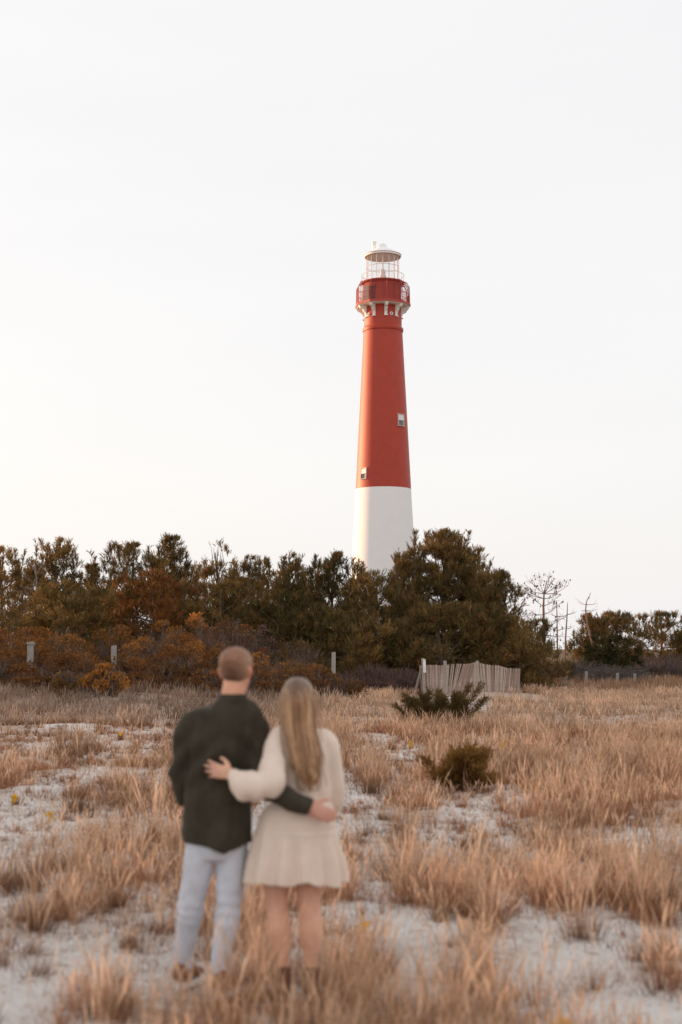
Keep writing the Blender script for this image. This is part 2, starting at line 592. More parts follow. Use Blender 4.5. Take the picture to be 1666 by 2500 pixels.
zu = lz(692)                                       # upper deck
b = MB()
b.lathe([(45.2 * PXM, zd1 - .02), (45.2 * PXM, zu - .3), (47 * PXM, zu - .12)], LC, 64)
for k in range(64):                                # vertical plate joints of the watch room
    a = 2 * math.pi * k / 64
    b.box([LC[0] + 45.3 * PXM * math.cos(a), LC[1] + 45.3 * PXM * math.sin(a), (zd1 + zu - .3) / 2], [.06, .05, zu - .3 - zd1], rot=[[math.cos(a), -math.sin(a), 0], [math.sin(a), math.cos(a), 0], [0, 0, 1]])
b.build('watch_room_wall', M['iron'], lh)
b = MB()
b.lathe([(44 * PXM, zu - .14), (53 * PXM, zu - .10), (53.5 * PXM, zu), (53 * PXM, zu + .07), (38 * PXM, zu + .07)], LC, 64)
b.build('lantern_gallery_deck', M['iron'], lh)

# cage railing of the main gallery: thin bars that lean in to the upper deck
zr = lz(704.5)
zt = lz(693.3)


def poly_pt(rad, ang):
    """Point at angle on a decagon whose corners sit at ANG."""
    seg = math.pi / 5
    d = (ang - ANG[0]) % seg
    return rad * math.cos(seg / 2) / math.cos(d - seg / 2)


b = MB()
nb = 130
for k in range(nb):
    a = 2 * math.pi * k / nb + ANG[0]
    ca, sa = math.cos(a), math.sin(a)
    ro = poly_pt(RD, a)
    pts = [(ro - .03, zd1 + .04), (ro - .08, zr)] if k % 2 else [(ro - .03, zd1 + .04), (ro - .08, zr), (ro - .40, zt), (53 * PXM, zu + .03)]
    if k % 2:
        pts[1] = (ro - .06, zd1 + 1.25)
    b.tube([[LC[0] + r_ * ca, LC[1] + r_ * sa, z] for r_, z in pts], .017, 4)
b.build('railing_bars', M['iron'], lh)['kind'] = 'stuff'
for zz, dr, rr in ((zd1 + 1.25, .06, .03), (zd1 + .55, .05, .022), (zr, .08, .028), (zt, .40, .03), (zd1 + .10, .04, .03)):
    b = MB()
    pts = []
    for k in range(61):
        a = 2 * math.pi * k / 60 + ANG[0]
        ro = poly_pt(RD, a) - dr
        pts.append([LC[0] + ro * math.cos(a), LC[1] + ro * math.sin(a), zz])
    b.tube(pts, rr, 5, caps=False)
    b.build('railing_ring', M['iron'], lh)
for a in ANG:
    b = MB()
    ca, sa = math.cos(a), math.sin(a)
    b.tube([[LC[0] + r_ * ca, LC[1] + r_ * sa, z] for r_, z in ((RD - .03, zd1 - .1), (RD - .08, zr), (RD - .40, zt), (53 * PXM, zu + .03))], .045, 6)
    b.build('railing_post', M['iron'], lh)

# door of the watch room, standing open on the sunny side
da = R(-90 - 36)
ca, sa = math.cos(da), math.sin(da)
rotz = np.array([[ca, -sa, 0], [sa, ca, 0], [0, 0, 1]])
b = MB()
b.box(np.array([*LC, 0]) + rotz @ np.array([45.5 * PXM, 0, 0]) + [0, 0, zd1 + 1.0], [.12, .8, 1.95], rot=rotz)  # solid slab, its dark colour stands for the shade inside
b.build('doorway', M['dark'], lh)
ha = da - R(14)
hp = np.array([LC[0] + 45.6 * PXM * math.cos(ha), LC[1] + 45.6 * PXM * math.sin(ha), zd1 + 1.02])
la = R(-150)
rl = np.array([[math.cos(la), -math.sin(la), 0], [math.sin(la), math.cos(la), 0], [0, 0, 1]])
b = MB()
b.box(hp + rl @ np.array([.46, 0, 0]), [.85, .06, 1.95], rot=rl)
for q in (-.5, .15):
    b.box(hp + rl @ np.array([.46, -.04, q]), [.6, .03, .5], rot=rl)
b.build('open_door', M['door'], lh)

# portholes under the deck
for ang_, py in ((R(-90) + math.asin((500 - 755) / 328.), 1412), (R(-90) + math.asin((893 - 755) / 328.), 1390)):
    off = math.cos(math.asin(min(1, abs(math.cos(ang_))))) * 46.4 * PXM
    z = at(936.5, 570 + .1403 * py, LD - off)[2]
    rr = 46.35 * PXM
    ctr = np.array([LC[0] + rr * math.cos(ang_), LC[1] + rr * math.sin(ang_), z])
    n_ = np.array([math.cos(ang_), math.sin(ang_), 0])
    u_ = np.array([-math.sin(ang_), math.cos(ang_), 0])
    prof = [(.20, -.05), (.20, .07), (.12, .09), (.11, .03)]
    a_ = np.linspace(0, 2 * np.pi, 20, endpoint=False)
    P = np.array([[ctr + n_ * h_ + u_ * q * math.cos(t_) + np.array([0, 0, 1]) * q * math.sin(t_) for t_ in a_] for q, h_ in prof])
    b = MB()
    b.grid(P, closed=True)
    po = b.build('porthole', M['trimw'], lh, False)
    b = MB()
    P2 = np.array([[ctr + n_ * .035 + u_ * q * math.cos(t_) + np.array([0, 0, 1]) * q * math.sin(t_) for t_ in a_] for q in (.115, .001)])
    b.grid(P2, closed=True)
    b.build('pane', M['pane'], po)

# the two sash windows in the red shaft
def tower_window(px, py, wpx, hpx, dark_low):
    rr = r_at(py)
    s_ = (px - 936.5) * PXM / rr
    ang_ = R(-90) + math.asin(s_)
    z = at(936.5, py, LD - rr * math.cos(math.asin(s_)))[2]
    n_ = np.array([math.cos(ang_), math.sin(ang_), .05])
    n_ = n_ / np.linalg.norm(n_)
    u_ = np.array([-math.sin(ang_), math.cos(ang_), 0])
    v_ = np.cross(n_, u_)
    rot = np.column_stack([u_, n_, v_])
    c0 = np.array([LC[0] + rr * math.cos(ang_), LC[1] + rr * math.sin(ang_), z])
    wd, ht = wpx * PXM / max(.45, math.cos(math.asin(s_))), hpx * PXM
    B = lambda bb, dx, dn, dz, sx, sn, sz, m=0: bb.box(c0 + rot @ np.array([dx, dn, dz]), [sx, sn, sz], rot=rot, m=m)
    fr = MB()
    for sgn in (-1, 1):
        B(fr, sgn * (wd / 2 - .035), .03, 0, .07, .16, ht - .18)
    B(fr, 0, .03, ht / 2 - .045, wd + .02, .18, .09)
    B(fr, 0, .05, -ht / 2 + .04, wd + .08, .24, .08)
    f = fr.build('window', M['sash'], lh)
    up = MB()
    B(up, 0, .06, ht * .22 - .01, wd - .15, .05, ht * .44 - .05)
    up.build('upper_sash', M['pale_sash'], f)
    lo = MB()
    B(lo, 0, .035, -ht * .23 + .01, wd - .15, .05, ht * .44 - .03)
    lo.build('lower_pane', M['pane'] if dark_low else M['pale_sash'], f)
    rl_ = MB()
    B(rl_, 0, .07, 0.0, wd - .145, .06, .04)
    B(rl_, wd * .30, .062, -ht * .23, .05, .03, ht * .40)
    rl_.build('meeting_rail', M['trimw'], f)


tower_window(978, 1025.7, 15.5, 30.5, True)
tower_window(888, 1156, 13.5, 29, True)

# lantern
zl0, ze = zu + .05, lz(627.5)
RL = 40 * PXM
NP = 16
for k in range(NP):
    a0_, a1_ = 2 * math.pi * (k + .02) / NP + R(-90) - R(1), 2 * math.pi * (k + .98) / NP + R(-90) - R(1)
    b = MB()
    P = np.array([[[LC[0] + RL * math.cos(q), LC[1] + RL * math.sin(q), z] for q in np.linspace(a0_, a1_, 3)] for z in (zl0 + .05, ze)])
    b.grid(P)
    b.build('lantern_pane', M['glass'], lh, True)
for k in range(NP):
    a = 2 * math.pi * k / NP + R(-90) - R(1)
    b = MB()
    b.tube([[LC[0] + RL * math.cos(a), LC[1] + RL * math.sin(a), z] for z in (zl0, ze)], .032, 5)
    b.build('lantern_mullion', M['mull'], lh)
for zz in (lz(653.6), zl0 + .06):
    b = MB()
    b.tube([[LC[0] + RL * math.cos(q), LC[1] + RL * math.sin(q), zz] for q in np.linspace(0, 2 * np.pi, 49)], .03, 5, caps=False)
    b.build('lantern_ring', M['mull'], lh)
b = MB()
b.lathe([(8.5 * PXM, zl0), (8.5 * PXM, zl0 + .9), (6 * PXM, zl0 + 1.0), (6 * PXM, zl0 + 1.5), (2 * PXM, zl0 + 1.7), (1.2 * PXM, ze)], LC, 16)
b.build('lens_pedestal', M['lens'], lh, False)
b = MB()
b.lathe([(.02, ze + .02), (41 * PXM, ze + .02), (45.2 * PXM, ze - .05), (45.8 * PXM, ze + .04), (45.4 * PXM, lz(623.2)), (41 * PXM, lz(621)), (25 * PXM, lz(611.5)), (13 * PXM, lz(605)), (9.2 * PXM, lz(603)), (8.6 * PXM, lz(599)), (6.2 * PXM, lz(595.8)), (.02, lz(594.6))], LC, 48)
b.build('lantern_roof', M['roofw'], lh, False)
b = MB()
b.lathe([(45.6 * PXM, ze + .14), (46.6 * PXM, ze + .15), (46.4 * PXM, lz(623.0)), (44.5 * PXM, lz(622.2))], LC, 48)
b.build('roof_gutter', M['mull'], lh)
vx = at(914, 600, LD)[0]
b = MB()
b.lathe([(.06, lz(616)), (.06, lz(607))], (vx, LD), 8)
b.lathe([(.12, lz(608)), (.24, lz(605)), (.29, lz(593)), (.33, lz(592.6)), (.33, lz(590.6)), (.02, lz(590.2))], (vx, LD), 14)
b.build('vent_pipe', M['roofw'], lh)
# rail round the lantern
b = MB()
RR = 52.5 * PXM
b.tube([[LC[0] + RR * math.cos(q), LC[1] + RR * math.sin(q), lz(673)] for q in np.linspace(0, 2 * np.pi, 61)], .025, 5, caps=False)
for k in range(20):
    a = 2 * math.pi * k / 20 + .1
    b.tube([[LC[0] + RR * math.cos(a), LC[1] + RR * math.sin(a), z] for z in (zu + .05, lz(673))], .016, 4)
b.build('lantern_rail', M['mull'], lh)


# ------------------------------------------------------------------ trees and shrubs
def blades(P, A, L, W, rg, spread=.5, droop=0.):
    """Triangles with base at P, pointing along A plus spread, length L, width W; returns verts (n,3,3)."""
    n = len(P)
    D = norm(A + spread * rg.normal(size=(n, 3)) + np.array([0, 0, -droop]))
    side = norm(np.cross(D, rg.normal(size=(n, 3))))
    return np.stack([P - side * W[:, None] / 2, P + side * W[:, None] / 2, P + D * L[:, None]], 1)


def add_tris(b, V, C):
    n = len(V)
    b.add(V.reshape(-1, 3), np.arange(n * 3).reshape(-1, 3), np.repeat(C, 3, 0))


def ribbon(b, A, B, w0, w1, C, rg):
    """Thin 3-sided sticks from A to B."""
    n = len(A)
    t = norm(B - A)
    u = norm(np.cross(t, rg.normal(size=(n, 3))))
    v = np.cross(t, u)
    P = []
    for k in range(3):
        a = 2 * math.pi * k / 3
        d = math.cos(a) * u + math.sin(a) * v
        P.append(A + d * w0[:, None])
    for k in range(3):
        a = 2 * math.pi * k / 3
        d = math.cos(a) * u + math.sin(a) * v
        P.append(B + d * w1[:, None])
    P = np.stack(P, 1)
    f = np.array([[0, 1, 4, 3], [1, 2, 5, 4], [2, 0, 3, 5]])
    F = (np.arange(n)[:, None, None] * 6 + f[None]).reshape(-1, 4)
    b.add(P.reshape(-1, 3), F, np.repeat(C, 6, 0))


OLIVE = np.array([.130, .100, .042])
GOLD = np.array([.32, .195, .068])  # warm needle tone, partly sun glow painted into the crowns
RUSTN = np.array([.26, .11, .04])
DEEP = np.array([.070, .062, .028])


def pine(label, px, top, hw, Y, nsh=3500, tint=OLIVE, tint2=GOLD, mix2=.35, rust=.08, open_=0., prof='dome', seed=1, leaders=14, low=.04, group='pines behind the dune field', name='pine_tree', bend=0., lobes=28, nl=8, tilt=1.0, flatten=None, needle=.15):
    rg = np.random.default_rng(seed)
    tp = at(px, top + 10, Y)
    gz0 = float(gz(tp[0], Y))
    H = tp[2] - gz0
    Rr = 1.18 * hw * Y / F_PX
    base = np.array([tp[0] - bend * Rr, Y, gz0])
    root = thing(name, base, label, 'tree', group)
    tr = MB()
    bc = np.array([.16, .12, .09])
    hh = np.linspace(0, 1, 9)
    tx = base[0] + (tp[0] - base[0]) * hh ** 1.3 + .12 * np.sin(hh * 6 + seed) * hh
    ty = Y + .12 * np.cos(hh * 5 + seed) * hh
    tz = gz0 - .05 + hh * (H * .95 + .05)
    trunk = np.column_stack([tx, ty, tz])
    tr.tube(trunk, .05 + .035 * Rr * (1 - hh) ** 1.1 - .02 * hh, 7, bc)
    pf = {'dome': lambda h: np.sqrt(np.clip(1 - h ** 2.4, 0, 1)) * np.clip((h + .35) / .5, 0, 1),
          'cone': lambda h: np.clip(1.03 - h, .02, 1) ** .55 * np.clip((h + .3) / .4, 0, 1),
          'tri': lambda h: np.clip(1.02 - h, .03, 1) ** .52 * np.clip((h + .4) / .5, 0, 1),
          'vase': lambda h: np.sqrt(np.clip(1 - ((h - .55) / .62) ** 2, .05, 1))}[prof]
    hs = (np.arange(lobes) + rg.uniform(0, 1, lobes)) / lobes
    hs = low + (1 - low) * hs ** .85 * .93
    az = rg.uniform(0, 2 * np.pi) + np.arange(lobes) * 2.39996 + rg.normal(0, .3, lobes)
    pr = pf((hs - low) / (1 - low))
    rad = Rr * pr * rg.uniform(.40, .98, lobes)
    rl = Rr * rg.uniform(.26, .44, lobes) * (.55 + .6 * pr)
    rl = np.clip(rl * rg.uniform(.62, 1.2, lobes), .22, .85)
    lc = np.column_stack([base[0] + (tp[0] - base[0]) * hs + rad * np.cos(az), Y + .85 * rad * np.sin(az), gz0 + hs * H - rl * .3])
    lc = np.vstack([lc, [tp[0], Y, tp[2] - .32 * max(.5, Rr * .4)]])
    rl = np.append(rl, max(.22, Rr * .22))
    hs = np.append(hs, .9)
    for c_, r_, h_ in zip(lc, rl, hs):
        i0 = max(.03, h_ - .16)
        s0 = np.array([np.interp(i0, hh, tx), np.interp(i0, hh, ty), np.interp(i0, hh, tz)])
        mid = (s0 + c_) / 2 + np.array([0, 0, -.12 * r_]) + rg.normal(0, .06, 3)
        tr.tube([s0, mid, c_], [.045 * min(1, Rr), .035 * min(1, Rr), .015], 4, bc, caps=False)
    # shoots on the lobes
    p = rl ** 2
    idx = rg.choice(len(rl), nsh, p=p / p.sum())
    d = norm(rg.normal(size=(nsh, 3)) + np.array([0, 0, .35]))
    rr = rl[idx] * rg.uniform(.25, 1.05, nsh) ** .45
    sp = lc[idx] + d * rr[:, None] * np.array([1, 1, flatten or (.62 if Y < 68 else .8)])
    ax = norm(d * .75 + np.array([0, 0, tilt]) + rg.normal(0, .2, (nsh, 3)))
    # shoots stand in tufts: five or so upright candles to a branch end
    nt_ = max(1, nsh // 9)
    pick_ = rg.integers(0, nt_, nsh)
    sp = sp[pick_] + rg.normal(0, 1, (nsh, 3)) * np.array([.10, .10, .06])
    ax = norm(ax[pick_] + rg.normal(0, .30, (nsh, 3)))
    tone = rg.uniform(.72, 1.3, nt_)[pick_]
    sl = rg.uniform(.14, .32, nsh)
    # leaders: upright candles with whorls of shoots, they make the ragged outline
    up = np.argsort(lc[:, 2] + .4 * rl + rg.normal(0, .35, len(rl)))[::-1][:max(6, len(rl) // 2)]
    e_p, e_a, e_l = [], [], []
    for k in range(int(leaders * 1.9)):
        i = up[k % len(up)] if k else len(rl) - 1
        q = lc[i] + np.array([rg.uniform(-.7, .7) * rl[i], rg.uniform(-.7, .7) * rl[i], rl[i] * rg.uniform(.35, .6)])
        ln = rg.uniform(.32, .80) * (.7 + .3 * min(2., Rr)) if k else .7
        tip = q + np.array([rg.normal(0, .14), rg.normal(0, .14), ln])
        if k == 0:
            tip = np.array([tp[0], Y, tp[2] - .05])
            q = tip - np.array([rg.normal(0, .06), 0, .9])
        if tip[2] > tp[2] - .05:
            tip[2] = tp[2] - .05
        tr.tube([q, tip], [.022, .008], 3, bc, caps=False)
        m_ = int(7 + 16 * ln)
        tt = rg.uniform(.15, 1.0, m_)
        e_p.append(q + (tip - q) * tt[:, None])
        e_a.append(norm(np.column_stack([rg.normal(0, .42, (m_, 2)), np.full(m_, 1.)])))
        e_l.append(rg.uniform(.14, .26, m_))
    sp = np.vstack([sp] + e_p)
    ax = np.vstack([ax] + e_a)
    sl = np.concatenate([sl] + e_l)
    tone = np.concatenate([tone, np.ones(len(sl) - len(tone))])
    if open_:
        keep = noise2(sp[:, 0] * 1.7 + seed, sp[:, 2] * 1.7, seed) > open_
        sp, ax, sl, tone = sp[keep], ax[keep], sl[keep], tone[keep]
    n = len(sp)
    # needles
    K = nl
    t_ = np.tile(np.linspace(.0, 1, K), n)
    P = np.repeat(sp, K, 0) + np.repeat(ax * sl[:, None], K, 0) * t_[:, None]
    A = np.repeat(ax, K, 0)
    L = rg.uniform(.75, 1.25, n * K) * needle
    W = rg.uniform(.020, .036, n * K)
    V = blades(P, A * .9, L, W, rg, .36)
    pick = rg.uniform(size=n)
    patch = noise2(sp[:, 0] * .9 + 7, sp[:, 2] * .9 + Y, seed + 40)
    m2 = np.clip(mix2 * 1.6 * patch + rg.normal(0, .22, n), 0, 1)[:, None]
    col = tint * (1 - m2) + tint2 * m2
    col = np.where((pick < rust)[:, None], RUSTN, col) * (rg.uniform(.75, 1.25, n) * tone)[:, None]
    C = np.repeat(col, K, 0)
    cr = MB()
    add_tris(cr, V, C)
    tr.build('trunk', M['bark'], root, True)
    cr.build('crown', M['needle'], root)
    return root


SC = 1.25
PINES = [  # leftmost pines take extra gold and rust to imitate orange sunlight
    # label, px, top, halfwidth, distance, shoots, options
    ('open pine at the far left edge of the treeline', 8, 1335, 85, 71, 2000, dict(open_=.16, mix2=.7, rust=.2, prof='vase', leaders=16)),
    ('pointed pine with gold lit top, second from the left edge', 142, 1312, 88, 73, 2700, dict(open_=.12, mix2=.6, rust=.12, prof='cone', leaders=18)),
    ('broad low olive pine in front of the pointed left pine', 160, 1420, 150, 62, 4600, dict(mix2=.35, leaders=8, prof='dome')),
    ('small thin pine low in the gap of the left treeline', 226, 1378, 48, 76, 700, dict(open_=.12, mix2=.5, prof='cone', leaders=10, lobes=12)),
    ('wide topped pine with many candles right of the left gap', 322, 1324, 95, 72, 3200, dict(mix2=.6, rust=.12, leaders=24, prof='vase')),
    ('tallest pine of the left group with a dark dense top', 423, 1306, 66, 74, 2300, dict(mix2=.25, leaders=14, prof='cone', tint=OLIVE * .85)),
    ('reddish brown pine in front of the tallest left pine', 375, 1392, 135, 64, 4200, dict(mix2=.5, rust=.45, tint2=RUSTN, leaders=8)),
    ('thin pine with a bare spindly leader above the treeline', 531, 1324, 66, 75, 1600, dict(open_=.26, mix2=.5, rust=.12, prof='cone', leaders=14)),
    ('ragged low pine with gold candles left of the man centre gap', 612, 1354, 74, 74, 2200, dict(open_=.1, mix2=.75, leaders=16)),
    ('brown olive pine above the rusty bayberry shrubs', 545, 1418, 135, 64, 4000, dict(mix2=.4, rust=.2, leaders=6)),
    ('small pine with split top left of the dark rounded pine', 708, 1350, 62, 72, 2000, dict(open_=.15, mix2=.35, leaders=14, prof='cone')),
    ('dark rounded pine whose orange twigs touch the tower', 815, 1349, 100, 69, 3600, dict(mix2=.2, tint=DEEP, leaders=16)),
    ('dark lower pine under the split topped pine', 705, 1440, 115, 61, 3600, dict(mix2=.25, tint=DEEP, leaders=5)),
    ('low rounded pine in front of the white tower base', 915, 1392, 105, 63, 3900, dict(mix2=.25, leaders=9, tint=OLIVE * .85)),
    ('big broad pine right of the tower, highest of the right half', 1082, 1290, 160, 67, 10000, dict(mix2=.48, open_=.17, rust=.10, leaders=30, lobes=60, prof='tri', flatten=.42)),
    ('left shoulder pine beside the tower base under the big broad pine', 985, 1352, 62, 66, 2400, dict(mix2=.5, leaders=12, prof='tri')),
    ('right shoulder pine just under the top of the big broad pine', 1158, 1338, 68, 68, 2600, dict(mix2=.5, rust=.1, leaders=12, prof='tri')),
    ('pine shoulder sloping down right of the big broad pine', 1212, 1392, 95, 64.5, 3300, dict(mix2=.4, rust=.12, leaders=12, prof='tri')),
    ('bushy pine with pale candles low left of the snow fence', 850, 1488, 100, 59.5, 2600, dict(mix2=.6, leaders=4)),
    ('dense skirt of pine behind the snow fence', 1075, 1470, 190, 61, 5600, dict(mix2=.25, rust=.08, leaders=4, lobes=34, tint=OLIVE * .9)),
    ('low pine right behind the end of the snow fence', 1232, 1500, 95, 61, 2600, dict(mix2=.45, rust=.10, leaders=6)),
    ('small pine tangled with the bare grey tree', 1318, 1510, 52, 76, 900, dict(open_=.3, mix2=.4, leaders=8, lobes=14)),
    ('slim pine left of the right hand pine group', 1446, 1496, 58, 82, 1500, dict(open_=.15, mix2=.4, leaders=12, prof='cone', lobes=16)),
    ('tallest pine of the right hand group above the dark cedar', 1503, 1490, 72, 84, 2300, dict(open_=.1, mix2=.4, leaders=14)),
    ('rounded pine with a leaning right branch at far right', 1612, 1492, 66, 86, 1800, dict(open_=.12, mix2=.4, leaders=14, prof='vase', lobes=16)),
    ('far pine seen through the gap left of the wide topped pine', 232, 1412, 105, 82, 2300, dict(mix2=.4, leaders=8)),
    ('far pine filling the gap behind the spindly pine', 485, 1376, 115, 83, 2600, dict(mix2=.4, leaders=10)),
    ('far pine behind the ragged low pine and the split topped pine', 655, 1394, 105, 82, 2400, dict(mix2=.4, leaders=10)),
    ('far pine behind the leftmost open pine', 60, 1388, 130, 82, 2900, dict(mix2=.5, rust=.15, leaders=10)),
    ('far pine showing between the split topped and the dark rounded pine', 760, 1392, 90, 80, 2200, dict(mix2=.3, leaders=8)),
    ('pine cut by the right edge of the photo', 1668, 1536, 52, 85, 1100, dict(open_=.1, mix2=.45, leaders=8, lobes=14)),
]
for i, (lb, px, top, hw, Y, ns, kw) in enumerate(PINES):
    pine(lb, px, top, hw, Y, int(ns * SC * (1.3 if Y > 68 else 1.15)), seed=100 + i * 7, **kw)
pine('dark drooping cedar in front of the right hand pines', 1488, 1548, 78, 78, 2600, tint=np.array([.035, .038, .018]), tint2=DEEP, mix2=.3, rust=.0, prof='cone', seed=77, leaders=4, group=None, name='cedar_tree', tilt=-.35, lobes=24)


def shrub(name, label, cat, group, px, top, hw, Y, n, c1, c2, seed, leafsize=(.05, .04), stems=160, twig=(.16, .11, .09), flat=.8, lobes=14, depth=.8, foliage='foliage'):
    rg = np.random.default_rng(seed)
    tp = at(px, top, Y)
    g0 = float(gz(tp[0], Y))
    H, Rr = tp[2] - g0, hw * Y / F_PX
    root = thing(name, (tp[0], Y, g0), label, cat, group)
    st = MB()
    a = rg.uniform(0, 2 * np.pi, stems)
    rr = Rr * np.sqrt(rg.uniform(0, 1, stems)) * .95
    hh = H * (1 - .45 * (rr / Rr) ** 2) * rg.uniform(.6, 1.0, stems)
    A = np.column_stack([tp[0] + .35 * rr * np.cos(a), Y + .35 * depth * rr * np.sin(a), np.full(stems, g0 - .03)])
    B = np.column_stack([tp[0] + rr * np.cos(a), Y + depth * rr * np.sin(a), g0 + hh])
    Mi = (A + B) / 2 + rg.normal(0, .06 * Rr, (stems, 3))
    C = np.tile(np.array(twig), (stems, 1)) * rg.uniform(.7, 1.4, stems)[:, None]
    ribbon(st, A, Mi, np.full(stems, .013), np.full(stems, .010), C, rg)
    ribbon(st, Mi, B, np.full(stems, .010), np.full(stems, .005), C, rg)
    k2 = stems * 2
    i2 = rg.integers(0, stems, k2)
    t2 = rg.uniform(.2, .9, k2)[:, None]
    A2 = Mi[i2] + (B[i2] - Mi[i2]) * t2
    B2 = A2 + norm(rg.normal(size=(k2, 3)) + np.array([0, 0, .9])) * rg.uniform(.12, .4, k2)[:, None] * min(1., H)
    ribbon(st, A2, B2, np.full(k2, .007), np.full(k2, .003), C[i2], rg)
    st.build('stems', M['bark'], root)
    if n:
        az = rg.uniform(0, 2 * np.pi, lobes)
        ro = Rr * np.sqrt(rg.uniform(0, 1, lobes)) * 1.05
        rl = Rr * rg.uniform(.16, .38, lobes)
        top_h = H * (1 - .38 * (ro / Rr) ** 2) * rg.uniform(.5, 1.04, lobes)
        lc = np.column_stack([tp[0] + ro * np.cos(az), Y + depth * ro * np.sin(az), g0 + np.maximum(top_h - rl * flat, rl * flat * .3)])
        idx = rg.choice(lobes, n, p=rl ** 2 / (rl ** 2).sum())
        d = norm(rg.normal(size=(n, 3)) + np.array([0, 0, .3]))
        q = rg.uniform(.2, 1.08, n) ** .4
        P = lc[idx] + d * (rl[idx] * q)[:, None] * np.array([1, depth, flat])
        P[:, 2] = np.maximum(P[:, 2], g0 + .03)
        L = rg.uniform(.7, 1.4, n) * leafsize[0]
        W = rg.uniform(.7, 1.4, n) * leafsize[1]
        D = norm(d * .6 + rg.normal(0, .7, (n, 3)) + np.array([0, 0, .35]))
        sd_ = norm(np.cross(D, rg.normal(size=(n, 3))))
        V = np.stack([P, P + D * L[:, None] * .5 - sd_ * W[:, None] / 2, P + D * L[:, None], P + D * L[:, None] * .5 + sd_ * W[:, None] / 2], 1)
        pt = noise2(P[:, 0] * 1.3 + seed, P[:, 2] * 2 + P[:, 1], seed)
        m_ = np.clip(pt * 1.5 - .25 + rg.normal(0, .22, n), 0, 1)[:, None]
        col = (np.array(c1) * (1 - m_) + np.array(c2) * m_) * rg.uniform(.7, 1.3, n)[:, None]
        fo = MB()
        fo.add(V.reshape(-1, 3), np.arange(n * 4).reshape(-1, 4), np.repeat(col, 4, 0))
        fo.build(foliage, M['leaf'], root)
    return root


RU1, RU2 = (.27, .115, .040), (.43, .20, .060)
BR1, BR2 = (.14, .078, .036), (.25, .13, .05)
PU1, PU2 = (.17, .10, .078), (.25, .16, .13)
G_SH = 'rusty shrubs below the treeline'
SHRUBS = [
    ('rusty shrub behind the leftmost wooden post', 45, 1516, 105, 50, 6500, RU1, RU2),
    ('rusty shrub right of the leftmost wooden post', 155, 1526, 75, 52, 3600, RU1, RU2),
    ('dark brown shrub between the two left posts', 175, 1590, 85, 47, 4200, BR1, RU1),
    ('gold tinged shrub above the second post', 285, 1518, 70, 54, 3600, RU1, (.30, .15, .045)),
    ('tall rust shrub left of the man head', 400, 1512, 100, 52, 6000, RU1, RU2),
    ('rounded red brown shrub above the man head', 485, 1492, 85, 56, 5000, (.16, .07, .035), RU2),
    ('purplish shrub right above the man head', 570, 1503, 75, 57, 4200, PU1, RU1),
    ('dark shrub in front of the second post base', 330, 1592, 90, 46, 4200, BR1, RU1),
    ('bright orange leafed low bush beside the second post', 262, 1622, 55, 42.5, 2600, (.40, .17, .045), (.55, .28, .07)),
    ('dull brown shrub left of the man neck', 450, 1585, 90, 46, 4600, BR1, RU1),
    ('low rust shrub mound right of the man head', 640, 1586, 75, 48, 4000, RU1, RU2),
    ('long sloping rust shrub between man and woman heads', 722, 1604, 90, 47, 4400, RU1, BR2),
    ('low ochre shrub right of the woman hair', 810, 1640, 75, 47, 3200, BR1, (.20, .10, .04)),
    ('olive brown shrub behind the third post', 640, 1528, 80, 59, 3600, BR1, PU2),
    ('leafy olive bush under the dark lower pine', 735, 1550, 80, 57, 3600, (.09, .07, .03), BR2),
    ('small gold bush low at left between the posts', 160, 1632, 32, 42, 900, (.20, .10, .03), (.30, .17, .05)),
    ('brown shrub at the far left below the post', 25, 1598, 85, 46, 3800, BR1, RU1),
    ('dark russet shrub right of the orange bush', 385, 1622, 70, 45, 3200, BR1, RU1),
    ('low russet scrub left of the man shoulder', 500, 1630, 70, 45, 3000, BR1, RU1),
    ('dull brown shrub in the dip between the pines behind the second post', 270, 1478, 110, 66, 5200, BR1, PU2),
    ('dull olive scrub under the leftmost pines', 60, 1480, 120, 66, 5200, BR1, (.15, .12, .05)),
    ('russet scrub behind the man shoulder and woman hair', 610, 1632, 70, 45.5, 3000, BR1, RU1),
]
for i, (lb, px, top, hw, Y, n, c1, c2) in enumerate(SHRUBS):
    shrub('rusty_shrub', lb, 'shrub', G_SH, px, top, hw, Y, n, c1, c2, 300 + i * 3, leafsize=(.075, .052), flat=.62, lobes=26, stems=190)
SHRUBS2 = [('low brown brush at the foot of the far left post', 85, 1632, 70, 45.2, 2600, BR1, RU1), ('low brush at the foot of the second post', 300, 1628, 55, 45.4, 2000, BR1, RU1), ('low dark brush between the left posts', 205, 1640, 60, 45.0, 2000, BR1, BR2)]
for i, (lb, px, top, hw, Y, n, c1, c2) in enumerate(SHRUBS2):
    shrub('rusty_shrub', lb, 'shrub', G_SH, px, top, hw, Y, n, c1, c2, 700 + i * 3, leafsize=(.085, .062))
TH = [
    ('purple brown heath thicket left of the snow fence', 905, 1616, 95, 58, 2600, PU1, PU2, (.15, .095, .085)),
    ('pale tipped heath thicket beside the sign post', 985, 1626, 48, 58.5, 1400, PU1, (.26, .2, .17), (.17, .115, .10)),
    ('bare grey thicket behind the leaning right posts', 1395, 1600, 110, 77, 700, PU1, PU2, (.15, .125, .115)),
    ('bare grey thicket under the dark cedar', 1500, 1622, 105, 75, 600, PU1, PU2, (.14, .115, .105)),
    ('reddish thicket at the right edge of the field', 1620, 1588, 90, 80, 1600, (.15, .075, .05), PU2, (.15, .11, .10)),
    ('small red leafed bush right of the fence end', 1300, 1632, 55, 66, 1500, (.17, .06, .028), BR2, (.16, .1, .08)),
    ('dark undergrowth right of the snow fence', 1270, 1612, 55, 63, 1800, BR1, DEEP, (.1, .08, .06)),
]
